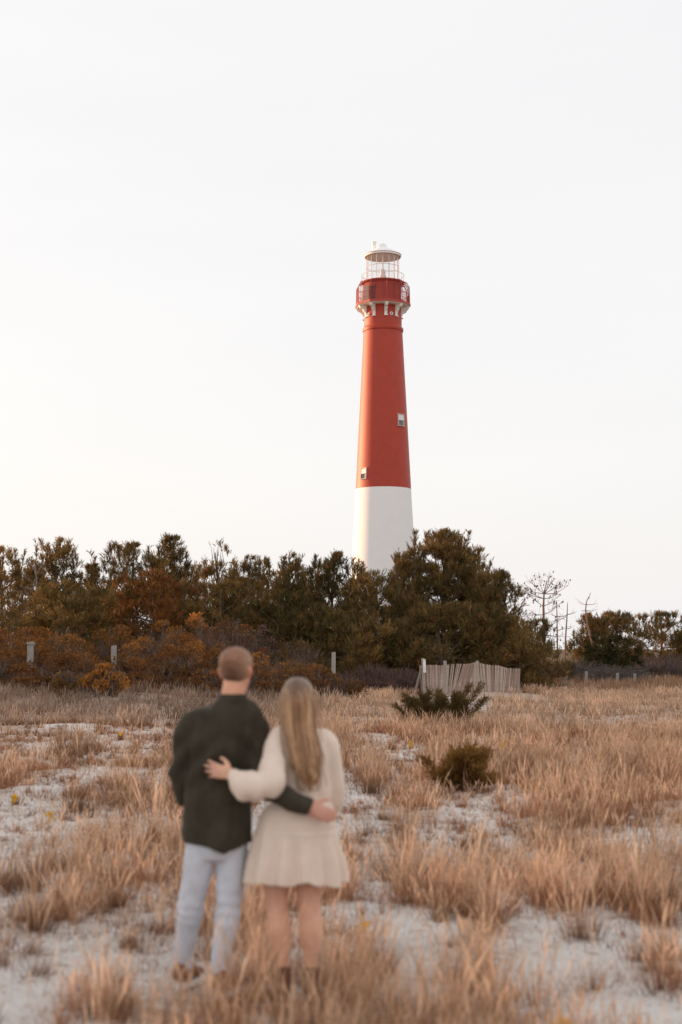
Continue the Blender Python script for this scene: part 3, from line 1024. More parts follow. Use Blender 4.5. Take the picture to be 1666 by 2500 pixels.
for i, (lb, px, top, hw, Y, n, c1, c2, tw) in enumerate(TH):
    shrub('heath_thicket', lb, 'shrub', 'thickets at the edge of the field', px, top, hw, Y, n, c1, c2, 500 + i * 3, leafsize=(.06, .03), stems=430, twig=tw)


# dark bushes standing in the dry grass
def broom(label, px, base, top, hw, n, c1, c2, seed, sticks):
    """Upright evergreen bush of brushy branches: each stick carries its own plume of fine leaves."""
    rg = np.random.default_rng(seed)
    gx_, gy_ = on_ground(px, base)
    g0 = float(gz(gx_, gy_))
    H = at(px, top, gy_)[2] - g0
    sc_ = gy_ / F_PX
    root = thing('dune_bush', (gx_, gy_, g0), label, 'bush', 'dark bushes in the dry grass')
    st, fo = MB(), MB()
    for dx, dh, lean in sticks:
        A = np.array([gx_ + .35 * dx * sc_, gy_ + rg.uniform(-.15, .15), g0 - .03])
        B = np.array([gx_ + dx * sc_ + lean, gy_ + rg.uniform(-.35, .35), g0 + H * dh])
        mid = (A + B) / 2 + rg.normal(0, .03, 3)
        st.tube([A, mid, B], [.012, .009, .004], 4, (.12, .08, .05), caps=False)
        m_ = n
        t_ = rg.uniform(.18, 1.0, m_) ** .8
        base_p = A + (B - A) * t_[:, None]
        ax = norm(B - A)
        out_ = norm(rg.normal(size=(m_, 3)) * np.array([1, 1, .4]))
        tw = rg.uniform(.02, .16, m_) * (1.1 - .6 * t_)
        P = base_p + out_ * tw[:, None] + ax * tw[:, None] * .8
        V = blades(P, norm(out_ * .5 + ax * .9), rg.uniform(.04, .08, m_), rg.uniform(.012, .024, m_), rg, .35)
        mm = np.clip(t_ * .7 + rg.normal(0, .25, m_), 0, 1)[:, None]
        add_tris(fo, V, np.array(c1) * (1 - mm) + np.array(c2) * mm)
    st.build('stems', M['bark'], root)
    fo.build('foliage', M['leaf'], root)


rs = random.Random(5)
broom('dark spreading evergreen bush in the grass below the snow fence', 1070, 1790, 1686, 100, 560, (.085, .062, .027), (.20, .135, .05), 21,
      [(rs.uniform(-75, 60), rs.uniform(.3, .92), rs.uniform(-.12, .12)) for _ in range(30)] + [(72, 1.12, .05), (95, 1.16, .05), (55, .85, .02), (-90, .62, -.1), (100, .8, .1), (40, .92, 0.), (-20, .98, 0), (5, .95, 0)])
broom('brown green dune bush at right of the woman, nearer one', 1125, 1925, 1828, 70, 340, (.15, .078, .028), (.34, .185, .055), 22,
      [(_x, (1 - .55 * (_x / 62.) ** 2) * _h, _x * .0035 + _l) for _x, _h, _l in [(rs.gauss(4, 17), rs.uniform(.45, 1.1), rs.uniform(-.1, .1)) for _ in range(24)]])
broom('small olive seedling bush at the right of the nearer dune bush', 1180, 1880, 1840, 20, 200, (.06, .05, .02), (.12, .085, .03), 23,
      [(rs.uniform(-14, 14), rs.uniform(.6, 1.0), 0) for _ in range(6)])


# bare trees
def bare_tree(label, px, base_py, top, Y, spec, seed, color=(.27, .17, .14), cones=0, r0=.08, name='bare_tree'):
    rg = np.random.default_rng(seed)
    x0 = at(px, base_py, Y)[0]
    g0 = float(gz(x0, Y))
    root = thing(name, (x0, Y, g0), label, 'tree', 'dead trees beyond the fence')
    tr, tw = MB(), MB()
    pts = np.array([[x0, Y, g0 - .05]] + [at(a_, b_, Y) for a_, b_ in spec['trunk']])
    k = len(pts)
    tr.tube(pts, np.linspace(r0 * .8, .015, k), 7, color)
    tips = []
    A_, B_ = [], []
    for (a0, b0), lst in spec.get('limbs', []):
        s = at(a0, b0, Y)
        for (a1, b1) in lst:
            e = at(a1, b1, Y) + np.array([0, rg.uniform(-.8, .8), 0])
            mid = (s + e) / 2 + np.array([0, 0, -.06 * np.linalg.norm(e - s)]) + rg.normal(0, .03, 3)
            tr.tube([s, mid, e], [.022, .015, .006], 4, color, caps=False)
            nt_ = spec.get('twigs', 6)
            for q in range(nt_):
                t_ = rg.uniform(.3, 1.0)
                p0 = s + (e - s) * t_
                d_ = norm(norm(e - s) * .7 + rg.normal(0, .6, 3) + np.array([0, 0, .25]))
                p1 = p0 + d_ * rg.uniform(.2, .55)
                A_.append(p0)
                B_.append(p1)
                tips.append(p1)
    tr.build('trunk', M['bark'], root, True)
    if A_:
        A_, B_ = np.array(A_), np.array(B_)
        ribbon(tw, A_, B_, np.full(len(A_), .008), np.full(len(A_), .005), np.tile(np.array(color), (len(A_), 1)), rg)
        tw.build('twigs', M['bark'], root)['kind'] = 'stuff'
    if cones and tips:
        cb = MB()
        for p_ in [tips[i] for i in rg.choice(len(tips), min(cones, len(tips)), replace=False)]:
            cb.lathe([(.004, p_[2] + .06), (.035, p_[2] + .025), (.03, p_[2] - .02), (.004, p_[2] - .05)], (p_[0], p_[1]), 6, (.10, .055, .04))
        cb.build('cones', M['bark'], root)['kind'] = 'stuff'


bare_tree('bare dead pine with a flat fan of cone tipped twigs', 1331, 1640, 1416, 76,
          dict(trunk=[(1329, 1560), (1327, 1480), (1329, 1445), (1336, 1418)], twigs=16,
               limbs=[((1329, 1450), [(1285, 1432), (1296, 1420), (1312, 1410), (1352, 1418), (1368, 1424), (1382, 1432), (1340, 1406)]),
                      ((1329, 1462), [(1280, 1440), (1366, 1446), (1290, 1446)]), ((1327, 1480), [(1283, 1448), (1356, 1462)]), ((1329, 1500), [(1300, 1500), (1364, 1476)]),
                      ((1329, 1530), [(1290, 1505), (1370, 1510)]), ((1330, 1550), [(1285, 1545), (1375, 1555)])]), 31, cones=75, r0=.13)
bare_tree('thin straight dead stem right of the bare pine', 1361, 1640, 1466, 77,
          dict(trunk=[(1361, 1560), (1360, 1500), (1359, 1466)], twigs=3, limbs=[((1360, 1505), [(1340, 1500), (1378, 1503)]), ((1361, 1540), [(1340, 1535), (1385, 1530)])]), 32, r0=.07)
bare_tree('leaning dead stem at the edge of the sky gap', 1378, 1640, 1472, 77,
          dict(trunk=[(1381, 1560), (1385, 1500), (1386, 1471)], twigs=3, limbs=[((1385, 1500), [(1405, 1496), (1370, 1512)]), ((1382, 1535), [(1400, 1532)])]), 33, r0=.075)
bare_tree('crooked snag with stubby side branches above the right pines', 1452, 1640, 1448, 80,
          dict(trunk=[(1446, 1570), (1434, 1525), (1430, 1490), (1432, 1470), (1443, 1447)], twigs=1,
               limbs=[((1432, 1476), [(1455, 1474), (1416, 1468)]), ((1431, 1491), [(1456, 1488), (1413, 1491)]), ((1433, 1516), [(1408, 1513)]), ((1440, 1459), [(1430, 1459)])]), 34, r0=.09)
bare_tree('grey branching snag in the pines at the left', 92, 1600, 1365, 69,
          dict(trunk=[(92, 1500), (90, 1430), (88, 1395), (84, 1366)], twigs=8,
               limbs=[((90, 1430), [(60, 1405), (115, 1395), (70, 1440)]), ((89, 1405), [(104, 1372), (72, 1376)]), ((91, 1460), [(55, 1475), (120, 1430), (35, 1440)])]), 35, color=(.24, .20, .18), r0=.09)


# ------------------------------------------------------------------ posts and fence
def wood_post(b, x, y, z0, z1, w_, lx=0., d_=None, top=(0, 0)):
    d_ = d_ or w_ * .9
    P = []
    for t_ in (0, .35, .7, .97, 1):
        z = z0 + (z1 - z0) * t_
        k = .90 if t_ == 1 else 1.0
        wob = .03 * w_ * math.sin(7 * t_ + x)
        ww, dd = w_ / 2 * k, d_ / 2 * k
        c_ = .22
        ring = [(-ww, -dd + c_ * dd), (-ww + c_ * ww, -dd), (ww - c_ * ww, -dd), (ww, -dd + c_ * dd), (ww, dd - c_ * dd), (ww - c_ * ww, dd), (-ww + c_ * ww, dd), (-ww, dd - c_ * dd)]
        P.append([[x + lx * t_ + wob + a_, y + b_, z + (top[0] * a_ if t_ == 1 else 0)] for a_, b_ in ring])
    b.grid(np.array(P), closed=True, caps=True)


POSTS = [
    ('thick weathered post with a worn cap at far left', 75, 1567, 14, 47.5, 0, True),
    ('square weathered post among the rusty shrubs', 279, 1576, 12, 48, .01, False),
    ('weathered post standing right of the woman head', 815, 1592, 10, 52, 0, False),
    ('dark wooden post just right of the snow fence', 1317, 1634, 7.5, 66, .03, False),
    ('post leaning right, first beside the grey thicket', 1386, 1639, 6, 66, .18, False),
    ('short pale post in the grey thicket', 1432, 1639, 6.5, 72, .02, False),
    ('pale post below the left side of the cedar', 1508, 1643, 7, 71, .03, False),
    ('pale post below the right side of the cedar', 1550, 1645, 6.5, 71, .02, False),
    ('thin dim post in the grass near the right edge', 1587, 1648, 5, 76, .03, False),
    ('very thin stake between the two right edge posts', 1604, 1648, 3.5, 78, 0, False),
    ('last pale post before the right edge', 1625, 1648, 5, 76, .06, False),
]
for lb, px, top, wpx, Y, ln, cap in POSTS:
    tpt = at(px, top, Y)
    x = tpt[0] - ln
    wd = wpx * Y / F_PX
    g0 = float(gz(x, Y))
    root = thing('wooden_post', (x, Y, g0), lb, 'post', 'wooden posts along the shrubs')
    b = MB()
    wood_post(b, x, Y, g0 - .1, tpt[2], wd, ln, top=(.15, 0))
    if cap:
        b.box([tpt[0] + .01, Y, tpt[2] - .05], [wd * 1.25, wd * 1.2, .07], rot=[[.99, 0, .08], [0, 1, 0], [-.08, 0, .99]])
    b.build('post', M['wood'], root)

FY = 56.0
fx = lambda cx_: 990 + .1977 * cx_
fy = lambda cy_: 1590 + .1977 * cy_
f0 = at(fx(700), fy(540), FY)
fence = thing('snow_fence', (f0[0], FY, float(gz(f0[0], FY))), 'leaning wooden slat snow fence at the far side of the field', 'fence')
for cx_, cyt, cxb, wpx in ((215, 86, 238, 7.2), (490, 116, 503, 7.5), (888, 116, 892, 7.0), (1388, 214, 1398, 7.0)):
    t_, bt = at(fx(cx_), fy(cyt), FY + .06), at(fx(cxb), fy(545), FY + .06)
    b = MB()
    g0 = float(gz(bt[0], FY))
    wood_post(b, bt[0], FY + (.06 if cx_ != 215 else -.03), min(g0 - .1, bt[2]), t_[2], wpx * FY / F_PX, t_[0] - bt[0])
    b.build('post', M['wood'], fence)
s_, e_ = at(fx(203), fy(185), FY), at(fx(112), fy(535), FY + .5)
b = MB()
b.tube([s_, e_ + np.array([0, 0, -.05])], [.05, .055], 6)
b.build('brace', M['wood'], fence)
TOPX = [205, 260, 460, 530, 640, 750, 870, 905, 1000, 1060, 1150, 1250, 1405]
TOPY = [170, 172, 172, 166, 156, 158, 142, 140, 165, 172, 175, 205, 216]
LEAN = [-2, -3, -1, 3, 16, 15, 4, -4, -6, -2, 1, 5, 3]
slat_m = []
rg = np.random.default_rng(55)
for k in range(5):
    b = MB()
    c_ = np.array([(.40, .315, .265), (.47, .38, .325), (.33, .235, .19), (.52, .43, .37), (.38, .26, .215)][k])
    b.box([0, 0, .5], [.037, .011, 1.0], c_, taper=.95)
    slat_m.append(b.mesh('slat', M['slat']))
ns = 134
for k in range(ns):
    cb = np.interp(k / (ns - 1), [0, .28, .52, .6, 1], [206, 500, 800, 905, 1400]) + rg.normal(0, 1.2)
    lean = np.interp(cb + 30, TOPX, LEAN) + rg.normal(0, .7)
    ctop = cb + math.tan(R(lean)) * 370
    ct = np.interp(ctop, TOPX, TOPY) + rg.normal(0, 3)
    bot = at(fx(cb), fy(540), FY)
    top_ = at(fx(ctop), fy(ct), FY)
    g0 = float(gz(bot[0], FY)) + rg.uniform(-.02, .02)
    bot[2] = min(bot[2], g0)
    v = top_ - bot
    o = bpy.data.objects.new('slat', slat_m[int(rg.integers(0, 5))])
    COL.objects.link(o)
    o.parent = fence
    off = rg.uniform(-.012, .012)
    o.location = Vector((bot[0], FY + off, bot[2])) - fence.location
    o.scale = (rg.uniform(.85, 1.1), 1, float(np.linalg.norm(v)))
    o.rotation_euler = (rg.normal(0, .01), math.atan2(v[0], v[2]), rg.normal(0, .12))
for q in (.12, .38, .62, .88):
    pts = []
    for cx_ in np.linspace(205, 1402, 40):
        yy = np.interp(cx_, TOPX, TOPY)
        p_ = at(fx(cx_), fy(yy + (538 - yy) * (1 - q)), FY)
        pts.append([p_[0], FY + (.014 if int(cx_) % 2 else -.014), p_[2]])
    b = MB()
    b.tube(pts, .003, 4, (.16, .13, .115))
    b.build('wire', M['slat'], fence)

# white marker sign screwed to the first fence post
st_, sb_ = at(fx(233), fy(98), FY - .12), at(fx(240), fy(264), FY - .12)
sg = thing('trail_sign', sb_, 'tall narrow white marker sign on the first snow fence post', 'sign')
hgt, wdt = st_[2] - sb_[2], 34 * .1977 * FY / F_PX
P = []
for dy in (-.006, .006):
    ring = []
    rc = .03
    for (sx, sz, a0_) in ((1, 1, 0), (-1, 1, 90), (-1, -1, 180), (1, -1, 270)):
        for a in np.linspace(a0_, a0_ + 90, 5):
            ring.append([sx * (wdt / 2 - rc) + rc * math.cos(R(a)), dy, hgt / 2 + sz * (hgt / 2 - rc) + rc * math.sin(R(a))])
    P.append(ring)
P = np.array(P)
sh = (st_[0] - sb_[0]) / hgt
P[..., 0] += P[..., 2] * sh
P += sb_
b = MB()
b.grid(P, closed=True, caps=True)
b.build('sign_plate', surf_mat('sign_white', (.86, .82, .82), var=.03, rough=.5), sg)
b = MB()
yy = FY - .12 - .0085
cxs = sb_[0] + sh * hgt * .88
b.tube([[cxs + .026 * math.cos(q), yy, sb_[2] + hgt * .87 + .03 * math.sin(q)] for q in np.linspace(0, 2 * np.pi, 17)], .005, 4, (.62, .50, .50), caps=False)
for q, ln in ((.44, .5), (.38, .6), (.33, .4), (.27, .65), (.23, .5), (.15, .55), (.11, .4)):
    b.box([sb_[0] + sh * hgt * q + .006, yy, sb_[2] + hgt * q], [wdt * ln, .003, .009], (.55, .57, .55))
b.build('sign_print', M['slat'], sg)


# ------------------------------------------------------------------ grass
RUSSET = np.array([.31, .120, .056])
STRAW = np.array([.92, .63, .43])
TAN = np.array([.55, .34, .205])
GREYT = np.array([.45, .33, .235])
DARKB = np.array([.085, .038, .024])


def grass_blades(cx_, cy_, r_, h_, n_, spread, rg, tipc, basec, plume, jitter=.2, wmul=1.0, style='mix'):
    """One mesh worth of blades for clumps at cx, cy (arrays)."""
    idx = np.repeat(np.arange(len(cx_)), n_)
    n = len(idx)
    a = rg.uniform(0, 2 * np.pi, n)
    q = np.abs(rg.normal(0, .55, n))
    rr = r_[idx] * q
    bx, by = cx_[idx] + rr * np.cos(a), cy_[idx] + rr * np.sin(a)
    bz = gz(bx, by) - .01
    hgt = h_[idx] * rg.uniform(.45, 1.05, n) * np.exp(-.25 * q ** 2)
    ln_ = spread[idx] * (q + .15) * rg.uniform(.4, 1.4, n)
    wind = rg.normal(.05, .20, n)
    dx, dy = np.cos(a) * ln_ + wind, np.sin(a) * ln_ + rg.normal(0, .16, n)
    dist = np.hypot(bx, by)
    w_ = (np.maximum(.008, dist * .00036) if style == 'plume' else np.maximum(.0034, dist * .00042)) * rg.uniform(.65, 1.4, n) * wmul
    sa = rg.uniform(0, 2 * np.pi, n)
    # blades seen more or less from the side: half of them face the viewer
    side = np.column_stack([np.cos(sa * .5 - .78), .6 * np.sin(sa * .5 - .78), np.zeros(n)])
    pl = plume[idx]
    ts = np.array([0, .5, .8, 1.0])
    ws = np.stack([np.full(n, .75), np.full(n, .7), .55 + 1.5 * pl, np.full(n, .12)], 1)
    if style == 'plume':
        ts = np.array([0, .5, .76, 1.0])
        ws = np.stack([np.full(n, .22), np.full(n, .30), rg.uniform(.7, 1.2, n), np.full(n, .15)], 1)
    elif style == 'leaf':
        ws = np.stack([np.full(n, 1.), np.full(n, .9), np.full(n, .6), np.full(n, .1)], 1)
    V, C = [], []
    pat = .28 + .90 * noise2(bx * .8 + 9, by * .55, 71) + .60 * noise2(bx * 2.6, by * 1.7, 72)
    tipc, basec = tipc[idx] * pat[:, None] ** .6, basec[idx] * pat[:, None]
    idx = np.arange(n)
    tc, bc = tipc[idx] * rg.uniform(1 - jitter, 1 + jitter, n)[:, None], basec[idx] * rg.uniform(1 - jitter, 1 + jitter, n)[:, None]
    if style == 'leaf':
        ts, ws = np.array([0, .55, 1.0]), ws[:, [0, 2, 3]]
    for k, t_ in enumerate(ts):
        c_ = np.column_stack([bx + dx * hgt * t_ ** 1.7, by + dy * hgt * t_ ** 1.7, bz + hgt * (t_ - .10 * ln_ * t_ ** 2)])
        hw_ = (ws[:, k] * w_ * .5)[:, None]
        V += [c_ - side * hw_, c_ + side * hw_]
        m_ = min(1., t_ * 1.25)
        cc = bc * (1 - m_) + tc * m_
        C += [cc, cc]
    V, C = np.stack(V, 1), np.stack(C, 1)
    V[:, -2] = V[:, -2] * .5 + V[:, -1] * .5               # every blade ends in a point
    nv = V.shape[1] - 1
    p0_, p1_ = V[:, 2] * .5 + V[:, 3] * .5, V[:, nv - 1]
    if style == 'plume':
        p0_ = V[:, 2] * .5 + V[:, 3] * .5
    V, C = V[:, :nv], C[:, :nv]
    f = np.array([[2 * q, 2 * q + 1, 2 * q + 3, 2 * q + 2] for q in range(nv // 2 - 1)] + [[nv - 3, nv - 2, nv - 1, nv - 1]])
    VV, FF, CC = V.reshape(-1, 3), (np.arange(n)[:, None, None] * nv + f[None]).reshape(-1, 4), C.reshape(-1, 3)
    if style == 'plume':                                   # loose spikelets along the seed head
        m = 2
        t_ = rg.uniform(.55, .95, (n, m))
        p0, p1 = p0_, p1_
        q = p0[:, None] + (p1 - p0)[:, None] * ((t_ - .5) * 2)[..., None]
        d = norm(norm(p1 - p0)[:, None] * .9 + rg.normal(0, .55, (n, m, 3)))
        ln2 = (w_[:, None] * rg.uniform(1.6, 3.4, (n, m)))[..., None]
        sd2 = side[:, None] * (w_[:, None] * .30)[..., None]
        T = np.stack([q - sd2, q + sd2, q + d * ln2], 2).reshape(-1, 3)
        k0 = len(VV)
        ids = k0 + np.arange(n * m * 3).reshape(-1, 3)
        FF = np.vstack([FF, np.column_stack([ids, ids[:, 2]])])  # a repeated index marks a triangle
        VV = np.vstack([VV, T])
        CC = np.vstack([CC, np.repeat(np.repeat(tc * 1.04, m, 0), 3, 0)])
    return VV, FF, CC


def put(mb, V, F, C):
    tri = F[:, 2] == F[:, 3]
    k0 = mb.n
    mb.add(V, F[~tri], C)
    if tri.any():
        mb.f.append(F[tri][:, :3] + k0)
        mb.m.append(np.zeros(int(tri.sum()), np.int32))


def scatter(n, y0, y1, power, rg, margin=1.15):
    u = rg.uniform(0, 1, n)
    p = power + 1
    y = (y0 ** p + u * (y1 ** p - y0 ** p)) ** (1 / p)
    x = rg.uniform(-.24, .24, n) * y * margin + rg.uniform(-.4, .4, n)
    return x, y


def masked(x, y, rg, soft=0.):
    keep = rg.uniform(0, 1, len(x)) < density(x, y) + soft
    # keep clear of the two people and of the deep scrub
    keep &= ~((np.abs(x + .62) < .55) & (np.abs(y - 7.62) < .22))
    keep &= ~((np.abs(x + .58) < .46) & (y < 7.7) & (rg.uniform(0, 1, len(x)) < .62))
    return x[keep], y[keep]


rg = np.random.default_rng(11)
gb = MB()


def layer(x, y, r, h, nbl, spread, tip, base, plume, **kw):
    n = len(x)
    if not n:
        return
    A = lambda v: np.broadcast_to(np.asarray(v, float), (n,)) * np.ones(n)
    tip = np.broadcast_to(tip, (n, 3)); base = np.broadcast_to(base, (n, 3))
    V, F, C = grass_blades(x, y, A(r), A(h), nbl, A(spread), rg, tip, base, A(plume), **kw)
    put(gb, V, F, C)


def mixcol(a, b_, n, sd=.35, m=.5):
    t_ = np.clip(rg.normal(m, sd, n), 0, 1)[:, None]
    return a * (1 - t_) + b_ * t_


# far field, 24-63 m: nearly continuous, dull and fine on the left, plumed on the right
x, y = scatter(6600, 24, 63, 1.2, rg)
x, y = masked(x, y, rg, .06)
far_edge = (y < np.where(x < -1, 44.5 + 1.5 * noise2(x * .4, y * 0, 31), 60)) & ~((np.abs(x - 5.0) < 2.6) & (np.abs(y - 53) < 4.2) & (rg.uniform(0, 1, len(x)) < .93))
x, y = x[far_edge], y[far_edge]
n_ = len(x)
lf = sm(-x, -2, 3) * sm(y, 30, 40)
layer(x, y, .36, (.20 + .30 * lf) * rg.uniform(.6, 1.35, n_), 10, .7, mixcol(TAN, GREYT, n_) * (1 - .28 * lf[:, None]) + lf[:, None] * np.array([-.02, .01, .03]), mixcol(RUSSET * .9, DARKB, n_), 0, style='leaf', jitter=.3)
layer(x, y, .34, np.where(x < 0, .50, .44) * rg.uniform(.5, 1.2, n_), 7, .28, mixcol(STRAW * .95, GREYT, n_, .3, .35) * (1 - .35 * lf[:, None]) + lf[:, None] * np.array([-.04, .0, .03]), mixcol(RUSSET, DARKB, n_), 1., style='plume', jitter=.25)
# beyond: thin dull grass in front of the right hand thickets
x, y = scatter(2600, 58, 82, 1.0, rg)
k = x > 3.2 + .02 * y
x, y = x[k], y[k]
layer(x, y, .5, .50 * rg.uniform(.5, 1.2, len(x)), 12, .4, mixcol(GREYT, TAN, len(x)), mixcol(RUSSET, DARKB, len(x)), .3, style='leaf')
# middle field, 10-30 m: russet leaves below, pale plumes above
x, y = scatter(10500, 10, 30, .9, rg)
x, y = masked(x, y, rg, .02)
n_ = len(x)
tall = (.45 + .9 * noise2(x * .7, y * .5, 17))
layer(x, y, rg.uniform(.06, .18, n_), rg.uniform(.10, .28, n_) * tall, 12, rg.uniform(.5, 1.1, n_), mixcol(RUSSET * 1.25, TAN, n_, .4), mixcol(RUSSET * .8, DARKB, n_, .5), 0, style='leaf', jitter=.35)
k = rg.uniform(0, 1, n_) < .8
x, y, tall = x[k], y[k], tall[k]
n_ = len(x)
layer(x, y, rg.uniform(.05, .15, n_), (.20 + .40 * rg.uniform(0, 1, n_)) * tall, 6, rg.uniform(.10, .32, n_), mixcol(STRAW, TAN * 1.1, n_, .45, .4), mixcol(RUSSET, DARKB, n_, .5), 1., style='plume', jitter=.28)
# near field
x, y = scatter(4300, 4.4, 11.5, .7, rg)
x, y = masked(x, y, rg, .0)
n_ = len(x)
tall = (.5 + .85 * noise2(x * .9, y * .8, 18))
layer(x, y, rg.uniform(.05, .15, n_), rg.uniform(.09, .24, n_) * tall, 18, rg.uniform(.5, 1.1, n_), mixcol(RUSSET * 1.25, TAN, n_, .4), mixcol(RUSSET * .8, DARKB, n_, .5), 0, style='leaf', jitter=.35)
k = rg.uniform(0, 1, n_) < .7
x, y, tall = x[k], y[k], tall[k]
n_ = len(x)
layer(x, y, rg.uniform(.04, .13, n_), (.18 + .42 * rg.uniform(0, 1, n_)) * tall, 8, rg.uniform(.10, .30, n_), mixcol(STRAW, TAN * 1.1, n_, .45, .4), mixcol(RUSSET, DARKB, n_, .5), 1., style='plume', jitter=.28)
# low dark brown tufts everywhere, most on the sand's edges
x, y = scatter(6500, 4.4, 34, .8, rg)
kk = rg.uniform(0, 1, len(x)) < .22 + .55 * density(x, y)
kk &= ~((np.abs(x + .62) < .5) & (np.abs(y - 7.62) < .2))
x, y = x[kk], y[kk]
layer(x, y, rg.uniform(.06, .16, len(x)), rg.uniform(.05, .20, len(x)), 22, 1.1, mixcol(TAN * .7, RUSSET, len(x)), mixcol(DARKB * .8, RUSSET * .8, len(x)), .1, jitter=.35, style='leaf')
# dark russet tufts, wider ones
x, y = scatter(620, 4.6, 30, .7, rg)
kk = rg.uniform(0, 1, len(x)) < .35 + .5 * density(x, y)
kk &= ~((np.abs(x + .62) < .6) & (np.abs(y - 7.62) < .3))
x, y = x[kk], y[kk]
layer(x, y, rg.uniform(.10, .24, len(x)), rg.uniform(.10, .26, len(x)), 90, 1.1, mixcol(RUSSET * 1.3, TAN * .8, len(x)), mixcol(DARKB * .7, RUSSET * .7, len(x)), 0, jitter=.4, style='leaf')
layer(x, y, rg.uniform(.10, .2, len(x)), rg.uniform(.25, .5, len(x)), 7, .3, mixcol(STRAW, TAN, len(x)), mixcol(RUSSET, DARKB, len(x)), 1., style='plume')
# scraps of dead leaf and tiny tufts lying over the sand
x, y = scatter(16000, 4.4, 30, .6, rg)
layer(x, y, .10, rg.uniform(.02, .08, len(x)), 5, 1.6, mixcol(TAN * .8, RUSSET, len(x)), mixcol(DARKB, RUSSET, len(x)), 0, jitter=.35, style='leaf')
# sparse single stalks over the bare sand
x, y = scatter(3600, 4.4, 30, .9, rg)
layer(x, y, .25, rg.uniform(.12, .45, len(x)), 2, .3, mixcol(STRAW, TAN, len(x)), mixcol(TAN, RUSSET, len(x)), 1., style='plume', wmul=.7)
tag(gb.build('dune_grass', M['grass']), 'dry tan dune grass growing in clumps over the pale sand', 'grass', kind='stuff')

# single tussocks that stand out in the field (photo px, py of the base, width px, height px)
TUSS = [
    ('dark rounded tussock at the left, tall straw stalks rising from it', 85, 2275, 75, 130, 'dark'),
    ('round red brown tussock on the sand right of the woman legs', 930, 2365, 75, 105, 'dark'),
    ('small spiky tuft on the sand left of the man jeans', 315, 2318, 32, 45, 'dark'),
    ('dark tuft at the left behind the man jeans', 285, 2212, 45, 70, 'dark'),
    ('tall fluffy straw clump left of the man elbow', 375, 2035, 65, 190, 'straw'),
    ('tall straw clump standing right of the woman dress hem', 990, 2170, 45, 200, 'straw'),
    ('big dense tan clump at right middle of the field', 1420, 2280, 110, 220, 'straw'),
    ('brown tussock at the bottom right edge', 1625, 2330, 60, 110, 'dark'),
    ('straw clump in the lower right middle, tall pale plumes', 1175, 2385, 50, 190, 'straw'),
    ('dark low tussock at the bottom left corner', 280, 2490, 110, 110, 'dark'),
    ('wide dark tussock left of the sand patch near the man arm', 185, 1965, 80, 55, 'dark'),
    ('plumed clump right beside the woman sleeve', 905, 1930, 55, 130, 'straw'),
    ('straw stalks clump in front of the man right shoe', 625, 2440, 45, 260, 'straw'),
    ('dark red tuft in the sand below the nearer dune bush', 1080, 2235, 55, 70, 'dark'),
    ('russet tussock right of the big dense tan clump', 1540, 2195, 50, 80, 'dark'),
    ('pale plume clump in the bottom centre in front of the woman', 790, 2480, 60, 210, 'straw'),
]
for i, (lb, px, py, wpx, hpx, kind_) in enumerate(TUSS):
    gx_, gy_ = on_ground(px, py)
    sc_ = gy_ / F_PX
    b = MB()
    rg = np.random.default_rng(900 + i)
    gg = gb
    one = lambda v: np.array([v], float)
    if kind_ == 'dark':
        V, F, C = grass_blades(one(gx_), one(gy_), one(wpx * sc_ * .55), one(hpx * sc_ * 1.0), 260, one(1.0), rg, (TAN * .7)[None], DARKB[None], one(.1), style='leaf', jitter=.4)
        put(b, V, F, C)
        V, F, C = grass_blades(one(gx_), one(gy_), one(wpx * sc_ * .6), one(hpx * sc_ * 1.7), 16, one(.4), rg, STRAW[None], RUSSET[None], one(.8), style='plume')
        put(b, V, F, C)
    else:
        V, F, C = grass_blades(one(gx_), one(gy_), one(wpx * sc_ * .8), one(hpx * sc_), 46, one(.22), rg, STRAW[None], RUSSET[None], one(1.0), style='plume', wmul=1.1)
        put(b, V, F, C)
        V, F, C = grass_blades(one(gx_), one(gy_), one(wpx * sc_ * .7), one(hpx * sc_ * .45), 170, one(.8), rg, (TAN * .9)[None], DARKB[None], one(.1), style='leaf', jitter=.35)
        put(b, V, F, C)
    o = b.mesh('grass_tussock', M['grass'])
    ob = bpy.data.objects.new('grass_tussock', o)
    COL.objects.link(ob)
    tag(ob, lb, 'grass tussock', 'tussocks that stand out in the field')

